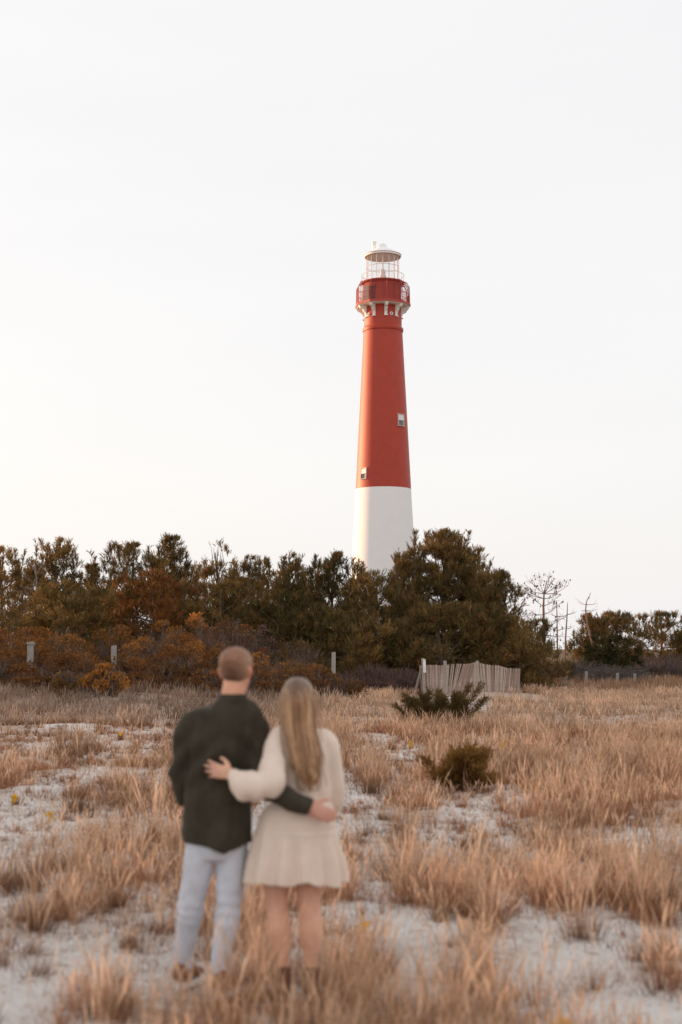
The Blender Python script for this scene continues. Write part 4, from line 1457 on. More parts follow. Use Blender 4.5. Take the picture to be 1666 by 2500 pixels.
# yellow flowers on thin stalks
FLW = [
    ('yellow flower spike on the sand at the left', 118, 1978, 30), ('small yellow flower at the left edge', 30, 1950, 22), ('yellow flower at the right in front of the big tan clump', 1545, 2110, 40),
    ('yellow flower stalk right of the nearer dune bush', 1224, 1830, 32), ('yellow flower left of the spreading dark bush', 1000, 1825, 28), ('yellow flower beside the woman boots at right', 878, 2260, 25),
    ('low yellow flower at the bottom right', 1358, 2492, 22), ('tiny yellow flower on the far left sand edge', 290, 1800, 14), ('tiny yellow flower right of the woman shoulder', 822, 1762, 14),
]
ym = surf_mat('goldenrod_petals', (.72, .38, .02), var=.2, rough=.8)
for i, (lb, px, py, hpx) in enumerate(FLW):
    rg = np.random.default_rng(40 + i)
    gx_, gy_ = on_ground(px, py + hpx)
    sc_ = gy_ / F_PX
    h_ = hpx * sc_ * 1.5
    g0 = float(gz(gx_, gy_))
    root = thing('yellow_flower', (gx_, gy_, g0), lb, 'flower', 'yellow flowers in the dune grass')
    st, fl = MB(), MB()
    tipp = np.array([gx_ + .03, gy_, g0 + h_])
    st.tube([[gx_, gy_, g0 - .02], [gx_ + .005, gy_, g0 + h_ * .5], tipp], [.004, .0035, .002], 4, (.22, .2, .07), caps=False)
    for q in range(26):
        t_ = rg.uniform(.72, 1.02)
        p_ = np.array([gx_ + .03 * t_, gy_, g0 + h_ * t_]) + rg.normal(0, .016, 3)
        fl.lathe([(.002, p_[2] - .014), (.014, p_[2]), (.002, p_[2] + .014)], (p_[0], p_[1]), 5)
    for q in range(8):
        t_ = rg.uniform(.1, .7)
        p_ = np.array([gx_, gy_, g0 + h_ * t_])
        V = blades(np.array([p_]), norm(rg.normal(size=(1, 3)) + [[0, 0, .6]]), np.array([.07]), np.array([.012]), rg, .1)
        add_tris(st, V, np.array([[.18, .17, .06]]))
    st.build('stalk', M['bark'], root)
    fl.build('petals', ym, root)

# ------------------------------------------------------------------ the couple
def catmull(P, sub):
    P = np.asarray(P, float)
    Q = np.vstack([2 * P[0] - P[1], P, 2 * P[-1] - P[-2]])
    out = []
    for i in range(1, len(Q) - 2):
        for t in np.linspace(0, 1, sub, endpoint=False):
            a, b_, c, d = Q[i - 1], Q[i], Q[i + 1], Q[i + 2]
            out.append(.5 * ((2 * b_) + (c - a) * t + (2 * a - 5 * b_ + 4 * c - d) * t ** 2 + (3 * b_ - a - 3 * c + d) * t ** 3))
    out.append(P[-1])
    return np.array(out)


def loft(b, ctrl, k=20, sub=5, side=(1, 0, 0), flat=False, mod=None, caps=True, col=None):
    """Elliptical rings through (point, half width along side, half depth); flat keeps every ring horizontal."""
    A = np.array([[*c[0], c[1], c[2] if len(c) > 2 else c[1]] for c in ctrl], float)
    A = catmull(A, sub)
    p, rx, ry = A[:, :3], np.maximum(A[:, 3], .001), np.maximum(A[:, 4], .001)
    t = norm(np.gradient(p, axis=0))
    s = np.array(side, float)
    if flat:
        u = np.tile(norm(s), (len(p), 1))
        v = np.tile(np.array([0, 1.0, 0]), (len(p), 1))
    else:
        u = norm(s - (t @ s)[:, None] * t)
        v = np.cross(t, u)
    a = np.linspace(0, 2 * np.pi, k, endpoint=False)
    m_ = np.ones((len(p), k)) if mod is None else mod(np.linspace(0, 1, len(p))[:, None], a[None, :])
    P = p[:, None] + m_[..., None] * (rx[:, None, None] * np.cos(a)[None, :, None] * u[:, None] + ry[:, None, None] * np.sin(a)[None, :, None] * v[:, None])
    b.grid(P, col, closed=True, caps=caps)
    return P


def fuse(b, name, m_, parent, voxel=.007, smooth=4, disp=None, color=None, post=None):
    """Fuse overlapping closed lofts into one continuous skin."""
    o = bpy.data.objects.new('fuse_source', b.mesh('fuse_source', M['bark']))
    COL.objects.link(o)
    r = o.modifiers.new('r', 'REMESH')
    r.mode = 'VOXEL'
    r.voxel_size = voxel
    s = o.modifiers.new('s', 'SMOOTH')
    s.factor = .5
    s.iterations = smooth
    dg = bpy.context.evaluated_depsgraph_get()
    ev = o.evaluated_get(dg)
    me = bpy.data.meshes.new_from_object(ev)
    src = o.data
    bpy.data.objects.remove(o)
    bpy.data.meshes.remove(src)
    n = len(me.vertices)
    co = np.empty(n * 3, np.float32)
    me.vertices.foreach_get('co', co)
    co = co.reshape(-1, 3).astype(float)
    nr = np.empty(n * 3, np.float32)
    me.vertices.foreach_get('normal', nr)
    nr = nr.reshape(-1, 3)
    if disp is not None:
        co = co + nr * disp(co)[:, None]
    if post is not None:
        co = post(co)
    me.vertices.foreach_set('co', co.astype(np.float32).ravel())
    for at_ in list(me.attributes):
        if at_.name == 'Col':
            me.attributes.remove(at_)
    at_ = me.attributes.new('Col', 'FLOAT_COLOR', 'POINT')
    c = np.ones((n, 3)) if color is None else color(co, nr)
    at_.data.foreach_set('color', np.hstack([c, np.ones((n, 1))]).astype(np.float32).ravel())
    me.materials.clear()
    me.materials.append(m_)
    me.polygons.foreach_set('use_smooth', np.ones(len(me.polygons), bool))
    me.update()
    me.name = name
    ob = bpy.data.objects.new(name, me)
    COL.objects.link(ob)
    ob.parent = parent
    ob.matrix_parent_inverse = parent.matrix_world.inverted()
    return ob


def n3(co, s, seed=0):
    """Cheap smooth 3-D noise in -1..1."""
    s = np.asarray(s, float) * np.ones(3)
    return (noise2(co[:, 0] * s[0] + 3.1 * co[:, 1] * s[1], co[:, 2] * s[2], seed) + noise2(co[:, 2] * s[2] + 5, co[:, 0] * s[0] - 2.3 * co[:, 1] * s[1], seed + 1)) - 1


def hand(b, wrist, d, nrm, thumb, ln=.18, curl=(.2, .25, .3, .35), spread=.12, wr=.028):
    """Palm, four unequal bent fingers and a thumb. d: wrist to fingertips, nrm: back of the hand, thumb: towards the thumb."""
    d, nrm = norm(d), norm(nrm)
    nrm = norm(nrm - d * (nrm @ d))
    s = np.cross(d, nrm)
    if s @ np.asarray(thumb, float) < 0:
        s = -s
    k = ln / .185
    W = np.asarray(wrist, float)
    pal = [(W - d * .03, wr * .95, wr * .72), (W, wr, wr * .68), (W + d * .03 * k, .036 * k, .016 * k), (W + d * .065 * k, .041 * k, .0145 * k), (W + d * .092 * k, .040 * k, .012 * k)]
    loft(b, pal, 14, 3, side=s)
    for i, (off, fl, r0, cu) in enumerate(zip((.030, .0105, -.0095, -.028), (.068, .077, .071, .055), (.0096, .0098, .0094, .0084), curl)):
        p0 = W + d * (.080 - .006 * abs(i - 1)) * k + s * off * k
        ang = 0.0
        dd = norm(d + s * (off * 4 * spread / .12 * .9))
        pts = [(p0 - dd * .02 * k, r0 * k), (p0 + dd * .01 * k, r0 * k)]
        q = pts[-1][0]
        for seg, share in ((0, .46), (1, .31), (2, .23)):
            ang += cu * (.6, 1.0, .8)[seg]
            v = dd * math.cos(ang) - nrm * math.sin(ang)
            q = q + v * fl * share * k
            pts.append((q, r0 * (.94, .86, .70)[seg] * k))
        loft(b, pts, 10, 3, side=s)
    t0 = W + d * .018 * k + s * .026 * k
    t1 = t0 + (d * .55 + s * .75) * .036 * k - nrm * .004
    t2 = t1 + (d * .8 + s * .5 - nrm * .15) * .032 * k
    t3 = t2 + (d * .95 + s * .25 - nrm * .2) * .024 * k
    loft(b, [(t0, .014 * k), (t1, .0125 * k), (t2, .0105 * k), (t3, .0075 * k)], 10, 3, side=nrm)


def head(b, c, top, h, wd, dp, face):
    """Skull with brow, nose, lips, chin; c: x,y of the head axis, top: z of the crown, face: unit vector the face looks to."""
    f = np.array([face[0], face[1], 0.0])
    f = norm(f)
    sd = np.array([f[1], -f[0], 0])
    z0 = top - h
    rings = [(0.0, .028, .03, .052), (.025, .042, .045, .042), (.06, .056, .066, .026), (.10, .066, .082, .010), (.14, .073, .092, .0), (.17, .0745, .094, -.004), (.195, .068, .085, -.006), (.215, .052, .064, -.006), (.228, .030, .036, -.004), (.235, .004, .004, 0)]
    k = h / .235
    ctrl = [(np.array([c[0], c[1], z0 + z * k]) + f * off * k, rx * wd / .0745, ry * dp / .094) for z, rx, ry, off in rings]
    A = catmull(np.array([[*p, rx, ry] for p, rx, ry in ctrl]), 4)
    a = np.linspace(0, 2 * np.pi, 24, endpoint=False)
    P = A[:, None, :3] + A[:, 3][:, None, None] * np.cos(a)[None, :, None] * sd + A[:, 4][:, None, None] * np.sin(a)[None, :, None] * f
    b.grid(P, closed=True, caps=True)
    C = np.array([c[0], c[1], z0])
    fr = lambda x, y, z: C + sd * x * k + f * y * k + np.array([0, 0, z * k])
    loft(b, [(fr(0, .085, .125), .008), (fr(0, .097, .105), .011), (fr(0, .112, .083), .014), (fr(0, .098, .074), .012)], 10, 3)      # nose
    loft(b, [(fr(-.022, .078, .052), .006), (fr(0, .092, .054), .009), (fr(.022, .078, .052), .006)], 8, 3, side=(0, 0, 1))            # lips
    loft(b, [(fr(-.04, .070, .132), .008), (fr(0, .088, .130), .010), (fr(.04, .070, .132), .008)], 8, 3, side=(0, 0, 1))              # brow
    for s_ in (-1, 1):                                                                                                                 # ears
        loft(b, [(fr(s_ * .072, -.002, .085), .008, .006), (fr(s_ * .080, -.010, .100), .016, .007), (fr(s_ * .084, -.014, .118), .020, .008), (fr(s_ * .080, -.012, .136), .015, .007), (fr(s_ * .074, -.004, .142), .006, .005)], 10, 3, side=f)
    return fr


def shoe(root, heel, d, ln, wd, hgt, upper_mat, sole_mat, zg, ankle, name='shoe', sole_h=.028):
    d = norm(np.array([d[0], d[1], 0.]))
    s = np.array([d[1], -d[0], 0])
    H = np.array([heel[0], heel[1], zg])
    b = MB()
    P = []
    out = [(0, .030), (.04, .042), (.12, .042), (.20, .044), (.28, .052), (.36, .054)]
    n = 26
    for z, g in ((0, .97), (.010, 1.0), (sole_h, 1.0), (sole_h + .004, .92)):
        ring = []
        for a in np.linspace(0, 2 * np.pi, n, endpoint=False):
            x = math.cos(a)
            y = math.sin(a)
            l_ = (x * .5 + .5)
            wloc = (.40 + .12 * math.sin(l_ * 5 - 2.2)) * wd
            ring.append(H + d * (l_ * ln * g + ln * (1 - g) / 2) + s * (np.sign(y) * abs(y) ** .8 * wloc * g) + np.array([0, 0, z]))
        P.append(ring)
    b.grid(np.array(P), closed=True, caps=True)
    so = b
    b = MB()
    z = sole_h
    seq = [(.015, .030, .03, .03), (.03, .036, .052, .052), (.08, .040, .062, .062), (.13, .041, .052, .052), (.18, .043, .038, .040), (.23, .044, .028, .030), (.27, .036, .022, .022), (.285, .014, .010, .012)]
    k = ln / .29
    loft(b, [(H + d * x * k + np.array([0, 0, z + c_ * hgt / .1]), rx * wd / .1, ry * hgt / .1) for x, rx, ry, c_ in seq], 16, 4, side=s)
    aa = np.array(ankle, float)
    loft(b, [(H + d * .065 * k + np.array([0, 0, z + .03]), .040, .05), (H + d * .055 * k + np.array([0, 0, z + hgt * .85]), .038, .045), (aa, .040, .042)], 14, 4, side=s)
    up = fuse(b, name, upper_mat, root, .006, 3)
    so.build('sole', sole_mat, up, True)
    return up


def cloth_mat(name, color, var=.12, rib=0., rough=.9, attr=False, weave=220., fold=.25):
    def b(t, out):
        p = N(t, 'ShaderNodeBsdfPrincipled', Roughness=rough)
        p.inputs['Specular IOR Level'].default_value = .15
        p.inputs['Sheen Weight'].default_value = .08
        p.inputs['Sheen Roughness'].default_value = .5
        tc = N(t, 'ShaderNodeTexCoord')
        n1 = N(t, 'ShaderNodeTexNoise', Scale=9., Detail=6., Roughness=.65)
        t.links.new(tc.outputs['Object'], n1.inputs['Vector'])
        mr = N(t, 'ShaderNodeMapRange')
        for k_, x_ in (('From Min', .3), ('From Max', .7), ('To Min', 1 - var), ('To Max', 1 + var)):
            mr.inputs[k_].default_value = x_
        t.links.new(n1.outputs['Fac'], mr.inputs['Value'])
        mx = N(t, 'ShaderNodeMix', data_type='RGBA', blend_type='MULTIPLY')
        mx.inputs[0].default_value = 1.
        if attr:
            a_ = N(t, 'ShaderNodeAttribute', attribute_name='Col')
            t.links.new(a_.outputs['Color'], mx.inputs[6])
        else:
            mx.inputs[6].default_value = (*color, 1)
        t.links.new(mr.outputs[0], mx.inputs[7])
        t.links.new(mx.outputs[2], p.inputs['Base Color'])
        n2 = N(t, 'ShaderNodeTexNoise', Scale=weave, Detail=3.)
        t.links.new(tc.outputs['Object'], n2.inputs['Vector'])
        bp = N(t, 'ShaderNodeBump', Strength=fold, Distance=.004)
        if rib:
            wv = N(t, 'ShaderNodeTexWave', Scale=rib, Distortion=.4)
            wv.bands_direction = 'X'
            t.links.new(tc.outputs['Object'], wv.inputs['Vector'])
            ad = N(t, 'ShaderNodeMath', operation='ADD')
            t.links.new(wv.outputs['Fac'], ad.inputs[0])
            t.links.new(n2.outputs['Fac'], ad.inputs[1])
            t.links.new(ad.outputs[0], bp.inputs['Height'])
        else:
            t.links.new(n2.outputs['Fac'], bp.inputs['Height'])
        t.links.new(bp.outputs[0], p.inputs['Normal'])
        t.links.new(p.outputs[0], out.inputs['Surface'])

    return mat(name, b)


def skin_build(t, out):
    p = N(t, 'ShaderNodeBsdfPrincipled', Roughness=.5)
    p.inputs['Specular IOR Level'].default_value = .35
    p.inputs['Subsurface Weight'].default_value = .12
    p.inputs['Subsurface Radius'].default_value = (.012, .005, .003)
    p.inputs['Subsurface Scale'].default_value = 1.0
    a_ = N(t, 'ShaderNodeAttribute', attribute_name='Col')
    tc = N(t, 'ShaderNodeTexCoord')
    n1 = N(t, 'ShaderNodeTexNoise', Scale=25., Detail=4.)
    t.links.new(tc.outputs['Object'], n1.inputs['Vector'])
    mr = N(t, 'ShaderNodeMapRange')
    for k_, x_ in (('From Min', .3), ('From Max', .7), ('To Min', .93), ('To Max', 1.07)):
        mr.inputs[k_].default_value = x_
    t.links.new(n1.outputs['Fac'], mr.inputs['Value'])
    mx = N(t, 'ShaderNodeMix', data_type='RGBA', blend_type='MULTIPLY')
    mx.inputs[0].default_value = 1.
    t.links.new(a_.outputs['Color'], mx.inputs[6])
    t.links.new(mr.outputs[0], mx.inputs[7])
    t.links.new(mx.outputs[2], p.inputs['Base Color'])
    t.links.new(p.outputs[0], out.inputs['Surface'])


def hair_mat(name):
    def b(t, out):
        p = N(t, 'ShaderNodeBsdfPrincipled', Roughness=.45)
        p.inputs['Specular IOR Level'].default_value = .35
        a_ = N(t, 'ShaderNodeAttribute', attribute_name='Col')
        tc = N(t, 'ShaderNodeTexCoord')
        mp = N(t, 'ShaderNodeMapping')
        mp.inputs['Scale'].default_value = (160, 160, 5)
        t.links.new(tc.outputs['Object'], mp.inputs['Vector'])
        n1 = N(t, 'ShaderNodeTexNoise', Scale=1., Detail=4., Roughness=.6)
        t.links.new(mp.outputs[0], n1.inputs['Vector'])
        mr = N(t, 'ShaderNodeMapRange')
        for k_, x_ in (('From Min', .3), ('From Max', .7), ('To Min', .62), ('To Max', 1.3)):
            mr.inputs[k_].default_value = x_
        t.links.new(n1.outputs['Fac'], mr.inputs['Value'])
        mx = N(t, 'ShaderNodeMix', data_type='RGBA', blend_type='MULTIPLY')
        mx.inputs[0].default_value = 1.
        t.links.new(a_.outputs['Color'], mx.inputs[6])
        t.links.new(mr.outputs[0], mx.inputs[7])
        t.links.new(mx.outputs[2], p.inputs['Base Color'])
        bp = N(t, 'ShaderNodeBump', Strength=.6, Distance=.006)
        t.links.new(n1.outputs['Fac'], bp.inputs['Height'])
        t.links.new(bp.outputs[0], p.inputs['Normal'])
        t.links.new(p.outputs[0], out.inputs['Surface'])

    return mat(name, b)


M['skin'] = mat('skin', skin_build)
M['hair'] = hair_mat('hair')
M['shirt'] = cloth_mat('dark_olive_corduroy', (.050, .041, .028), rib=45., var=.25)
M['jeans'] = cloth_mat('light_wash_denim', (.60, .625, .69), var=.14)
M['dress'] = cloth_mat('cream_knit', (.80, .655, .55), var=.06, weave=140., fold=.4)
M['leather'] = surf_mat('brown_shoe_leather', (.20, .075, .04), var=.25, scale=15., rough=.55)
M['sole'] = surf_mat('white_rubber_sole', (.78, .75, .72), var=.1, scale=10., rough=.7)
M['boot'] = surf_mat('brown_suede_boot', (.17, .075, .045), var=.25, scale=12., rough=.85)
M['bootsole'] = surf_mat('dark_boot_sole', (.06, .04, .03), var=.2, scale=10., rough=.8)
M['eye'] = surf_mat('eye', (.6, .58, .55), var=.02, rough=.15)
SKM, SKW = np.array([.74, .385, .25]), np.array([.78, .445, .30])


def skin_color(base, rad_pts=()):
    def f(co, nr):
        c = np.tile(base, (len(co), 1)) * (1 + .06 * n3(co, 9, 3))[:, None]
        for p_, r_, tint in rad_pts:
            w_ = np.exp(-(np.linalg.norm(co - np.asarray(p_), axis=1) / r_) ** 2)[:, None]
            c = c * (1 - w_) + np.asarray(tint) * w_
        return c
    return f


MY = 7.66
man = thing('person', (at(520, 2390, MY)[0], MY, float(gz(-.7, MY))), 'man seen from behind in dark olive shirt and pale jeans, arm round the woman', 'person')
# skin
b = MB()
hx = at(576, 1630, MY)[0]
ztop = at(576, 1582, MY)[2]
fr_m = head(b, (hx, MY + .005), ztop, .248, .083, .100, (.25, .97))
nk = lambda px, py, Y=MY: at(px, py, Y)
loft(b, [(nk(568, 1722, MY + .01), .075, .07), (nk(568, 1705, MY), .066, .064), (nk(571, 1680, MY), .061, .062), (nk(574, 1655, MY + .01), .060, .064), (nk(575, 1635, MY + .01), .055, .06)], 20, 4, flat=True)
loft(b, [(nk(565, 1712), .075, .06), (nk(560, 1752), .12, .065), (nk(550, 1790), .14, .075), (nk(538, 1860), .12, .07), (nk(538, 1940), .125, .07), (nk(533, 2030), .15, .105), (nk(530, 2090), .10, .09)], 20, 4, flat=True)
LA = [(nk(478, 1780), .042), (nk(462, 1802), .042), (nk(450, 1850), .038), (nk(445, 1890), .035), (nk(446, 1925, 7.70), .033), (nk(451, 1950, 7.74), .030), (nk(456, 1972, 7.78), .027)]
loft(b, LA, 14, 4, side=(0, 1, 0))
hand(b, nk(457, 1974, 7.785), nk(470, 2035, 7.80) - nk(457, 1974, 7.785), (-1, .2, 0), (0, 1, 0), .19, (.3, .35, .4, .4))
RA = [(nk(618, 1782), .042), (nk(626, 1830, 7.645), .040), (nk(634, 1880, 7.605), .036), (nk(650, 1922, 7.525), .034), (nk(690, 1945, 7.475), .038), (nk(735, 1964, 7.455), .032), (nk(760, 1972, 7.445), .028)]
loft(b, RA, 14, 4, side=(0, 1, 0))
hand(b, nk(756, 1971, 7.447), nk(800, 1990, 7.452) - nk(756, 1971, 7.447), (0, -1, .25), (.2, 0, 1), .185, (.25, .3, .3, .35), spread=.05, wr=.03)
for lx in (((520, 2060, 7.66), (482, 2160, 7.66), (462, 2240, 7.69), (446, 2340, 7.73), (446, 2366, 7.74)), ((555, 2060, 7.66), (562, 2166, 7.63), (556, 2230, 7.61), (542, 2335, 7.58), (540, 2380, 7.57))):
    loft(b, [(nk(*p_), r_) for p_, r_ in zip(lx, (.07, .055, .05, .036, .034))], 12, 4)
body = fuse(b, 'body', M['skin'], man, .0068, 2, color=skin_color(SKM, [(fr_m(-.09, -.01, .11), .035, (.62, .22, .15)), (fr_m(.09, -.01, .11), .035, (.62, .22, .15)), (nk(785, 1985, 7.45), .08, (.62, .31, .24))]))
for s_ in (-1, 1):
    e = MB()
    c_ = fr_m(s_ * .032, .079, .116)
    e.lathe([(.001, c_[2] - .012), (.009, c_[2] - .007), (.012, c_[2]), (.009, c_[2] + .007), (.001, c_[2] + .012)], (c_[0], c_[1]), 12)
    e.build('eye', M['eye'], man, True)
# cropped hair: a shell over the skull that ends in a faded neckline
b = MB()
rings = [(.062, .059, .071, .020), (.09, .067, .085, .010), (.12, .073, .094, .003), (.15, .0775, .0975, -.002), (.175, .0775, .0985, -.005), (.20, .0705, .0895, -.006), (.220, .055, .069, -.006), (.234, .033, .041, -.004), (.242, .004, .005, 0)]
f_ = norm(np.array([.25, .97, 0]))
s_v = np.array([f_[1], -f_[0], 0])
A = catmull(np.array([[z, rx, ry, off] for z, rx, ry, off in rings]), 5)
na = 60
a = np.linspace(0, 2 * np.pi, na, endpoint=False)
kz = .248 / .235
C0 = np.array([hx, MY + .005, ztop - .248])
P = C0 + f_ * (A[:, 3] * kz)[:, None, None] + (A[:, 1] * .083 / .0745 * np.ones(len(A)))[:, None, None] * np.cos(a)[None, :, None] * s_v + (A[:, 2] * .100 / .094)[:, None, None] * np.sin(a)[None, :, None] * f_ + np.array([0, 0, 1.]) * (A[:, 0] * kz)[:, None, None]
rgh = np.random.default_rng(3)
P = P + (rgh.normal(0, .0012, P.shape[:2]))[..., None] * norm(P - (C0 + [0, 0, .14]))
zz = np.repeat(A[:, :1], na, 1)
fwd = np.repeat(np.sin(a)[None], len(A), 0)
lim = np.where(fwd > .55, .185, np.where(fwd > -.25, .118 + .05 * np.clip(fwd, 0, 1), .066 + .03 * np.clip(1 + fwd * 1.3, 0, 1)))
keepv = zz >= lim
i, j = np.meshgrid(np.arange(len(A) - 1), np.arange(na), indexing='ij')
j2 = (j + 1) % na
quad = np.stack([i * na + j, i * na + j2, (i + 1) * na + j2, (i + 1) * na + j], -1).reshape(-1, 4)
kv = keepv.ravel()
quad = quad[kv[quad].all(1)]
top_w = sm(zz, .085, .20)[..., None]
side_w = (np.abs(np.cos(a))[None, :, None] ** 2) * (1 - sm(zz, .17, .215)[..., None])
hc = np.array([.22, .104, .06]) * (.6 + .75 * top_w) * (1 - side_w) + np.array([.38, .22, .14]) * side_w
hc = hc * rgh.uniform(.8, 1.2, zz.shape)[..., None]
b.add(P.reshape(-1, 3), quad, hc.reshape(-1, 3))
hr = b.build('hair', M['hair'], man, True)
# shirt: torso and both sleeves in one garment, tail curved
b = MB()
loft(b, [(nk(569, 1697), .070, .070), (nk(568, 1707), .088, .080), (nk(563, 1722), .142, .094), (nk(556, 1742), .196, .112), (nk(548, 1790), .203, .128), (nk(535, 1850), .172, .130), (nk(535, 1900), .168, .130), (nk(540, 1945), .178, .134), (nk(538, 2000), .184, .150), (nk(536, 2040), .186, .162), (nk(536, 2066), .184, .164)], 32, 5, flat=True)
loft(b, [(nk(510, 1752), .07), (nk(474, 1766), .076), (nk(458, 1796), .070), (nk(447, 1845), .062), (nk(442, 1888), .057), (nk(444, 1920, 7.70), .050), (nk(450, 1946, 7.74), .043), (nk(453, 1958, 7.755), .041)], 18, 4, side=(0, 1, 0))
loft(b, [(nk(595, 1752), .06), (nk(628, 1776), .070), (nk(630, 1830, 7.64), .064), (nk(635, 1880, 7.60), .060), (nk(651, 1922, 7.52), .057), (nk(690, 1945, 7.475), .050), (nk(730, 1962, 7.455), .044), (nk(757, 1971, 7.447), .040)], 18, 4, side=(0, 1, 0))
zh, zs = nk(540, 2062)[2], nk(540, 1990)[2]
xm = nk(548, 2040)[0]


def shirt_post(co):
    w_ = sm(-co[:, 2], -zs, -zh)
    q = np.clip(((co[:, 0] - xm) / .18) ** 2, 0, 1.2)
    co = co.copy()
    tors = (np.abs(co[:, 0] - xm) < .24)
    co[:, 2] += tors * w_ * (np.clip(q, 0, 1.) ** 1.5 * .032 - .002)
    return co


def shirt_disp(co):
    up = sm(co[:, 2], 1.05, 1.5)
    arms = sm(np.abs(co[:, 0] - xm), .17, .22)
    v = .016 * n3(co, (9, 4, 2.2), 21) + .008 * n3(co, (20, 8, 6), 22)
    v = v - .013 * np.exp(-((co[:, 0] - xm + .095 - .03 * (co[:, 2] - 1.2)) / .024) ** 2) * sm(co[:, 2], .85, 1.1) - .010 * np.exp(-((co[:, 0] - xm - .085 - .10 * (co[:, 2] - 1.2)) / .016) ** 2)
    v = v + .010 * np.sin((co[:, 2] * 1.0 + np.abs(co[:, 0] - xm) * 1.4) * 34 + 4 * n3(co, 3, 9)) * sm(co[:, 2], 1.0, 1.15) * (1 - sm(co[:, 2], 1.28, 1.42))
    fold = .017 * np.sin(co[:, 0] * 26 + 2.5 * np.sin(co[:, 2] * 5)) * (1 - up) * (1 - arms)
    sl_ = .0028 * np.sin(co[:, 2] * 60 + co[:, 0] * 20 + 3 * n3(co, 5, 8)) * arms
    return v + fold + sl_


fuse(b, 'shirt', M['shirt'], man, .009, 3, disp=shirt_disp, post=shirt_post)
b = MB()
loft(b, [(nk(569, 1694, MY), .069, .069), (nk(569, 1700, MY - .002), .077, .078), (nk(568, 1711, MY - .004), .086, .086)], 28, 4, flat=True, caps=False)
loft(b, [(nk(569, 1694, MY), .069, .069), (nk(569, 1706, MY), .064, .064)], 28, 4, flat=True, caps=False)
b.build('collar', M['shirt'], man, True)
# jeans
b = MB()
loft(b, [(nk(532, 1985), .150, .118), (nk(531, 2030), .164, .128), (nk(530, 2070), .162, .128), (nk(529, 2095), .14, .11)], 28, 4, flat=True)
loft(b, [(nk(498, 2055), .088, .105), (nk(489, 2100), .088, .100), (nk(479, 2155), .074, .082), (nk(472, 2182, 7.665), .068, .074), (nk(463, 2240, 7.69), .066, .074), (nk(452, 2310, 7.72), .055, .062), (nk(446, 2348, 7.735), .052, .058), (nk(446, 2364, 7.74), .054, .060)], 24, 5, flat=True)
loft(b, [(nk(563, 2055), .086, .105), (nk(566, 2100), .084, .098), (nk(562, 2160, 7.64), .073, .080), (nk(560, 2185, 7.63), .069, .074), (nk(555, 2240, 7.61), .068, .074), (nk(547, 2300, 7.59), .060, .066), (nk(541, 2345, 7.575), .056, .062), (nk(540, 2378, 7.57), .057, .062)], 24, 5, flat=True)


def jean_disp(co):
    kn = np.exp(-((co[:, 2] - .46) / .10) ** 2) + np.exp(-((co[:, 2] - .10) / .07) ** 2)
    return .004 * n3(co, (14, 8, 9), 31) + kn * (.0028 * np.sin(co[:, 2] * 80 + 9 * n3(co, 6, 35)) + .009 * n3(co, (11, 7, 22), 33)) + .006 * n3(co, (8, 5, 5), 36)


fuse(b, 'jeans', M['jeans'], man, .008, 3, disp=jean_disp)
zl = float(gz(nk(446, 2384, 7.74)[0], 7.74))
zr_ = float(gz(nk(540, 2400, 7.57)[0], 7.57))
xa, xb = nk(446, 2375, 7.74), nk(540, 2390, 7.57)
shoe(man, (xa[0] - .02, 7.66), (.30, .95), .30, .105, .10, M['leather'], M['sole'], zl + .012, (xa[0], 7.735, zl + .15))
shoe(man, (xb[0] - .015, 7.49), (.42, .90), .30, .105, .10, M['leather'], M['sole'], zr_ + .010, (xb[0], 7.57, zr_ + .15))

WY = 7.62
wom = thing('person', (at(722, 2400, WY)[0], WY, float(gz(-.24, WY))), 'woman seen from behind with long blonde hair in a cream dress', 'person')
b = MB()
whx = at(727, 1700, WY)[0]
wtop = at(727, 1655, WY)[2]
fr_w = head(b, (whx, WY), wtop, .22, .070, .088, (.12, .99))
loft(b, [(nk(735, 1785, WY), .07, .06), (nk(733, 1768, WY), .052, .052), (nk(730, 1748, WY), .047, .05), (nk(728, 1725, WY), .045, .05)], 18, 4, flat=True)
loft(b, [(nk(737, 1782, WY), .11, .06), (nk(739, 1805, WY), .145, .075), (nk(741, 1860, WY), .125, .085), (nk(744, 1935, WY), .105, .075), (nk(728, 1990, WY), .15, .10), (nk(719, 2050, WY), .165, .11), (nk(717, 2110, WY), .14, .10)], 20, 4, flat=True)
WL = [(nk(676, 1796, WY), .045), (nk(665, 1840, 7.55), .043), (nk(663, 1885, 7.47), .039), (nk(664, 1912, 7.42), .036), (nk(630, 1910, 7.42), .034), (nk(590, 1897, 7.445), .028), (nk(567, 1890, 7.465), .024)]
loft(b, WL, 14, 4, side=(0, 1, 0))
hand(b, nk(566, 1890, 7.467), nk(505, 1877, 7.488) - nk(566, 1890, 7.467), (0, -1, 0), (.1, 0, 1), .175, (.08, .12, .16, .2), spread=.22, wr=.025)
WR = [(nk(798, 1812, WY), .040), (nk(812, 1850, WY), .037), (nk(818, 1900, WY + .01), .035), (nk(822, 1942, 7.66), .034), (nk(815, 1975, 7.72), .028), (nk(804, 1990, 7.77), .025)]
loft(b, WR, 14, 4, side=(0, 1, 0))
hand(b, nk(803, 1991, 7.775), (-.75, .4, -.1), (.4, .8, .1), (0, 0, 1), .165, (.35, .4, .45, .5), wr=.024)
loft(b, [(nk(690, 2080, WY), .085), (nk(678, 2130, WY), .078), (nk(675, 2170, WY - .01), .067), (nk(677, 2215, WY - .02), .059), (nk(681, 2275, WY - .04), .062), (nk(687, 2320, WY - .05), .046), (nk(690, 2350, WY - .055), .036), (nk(691, 2392, WY - .06), .036)], 18, 4, flat=True)
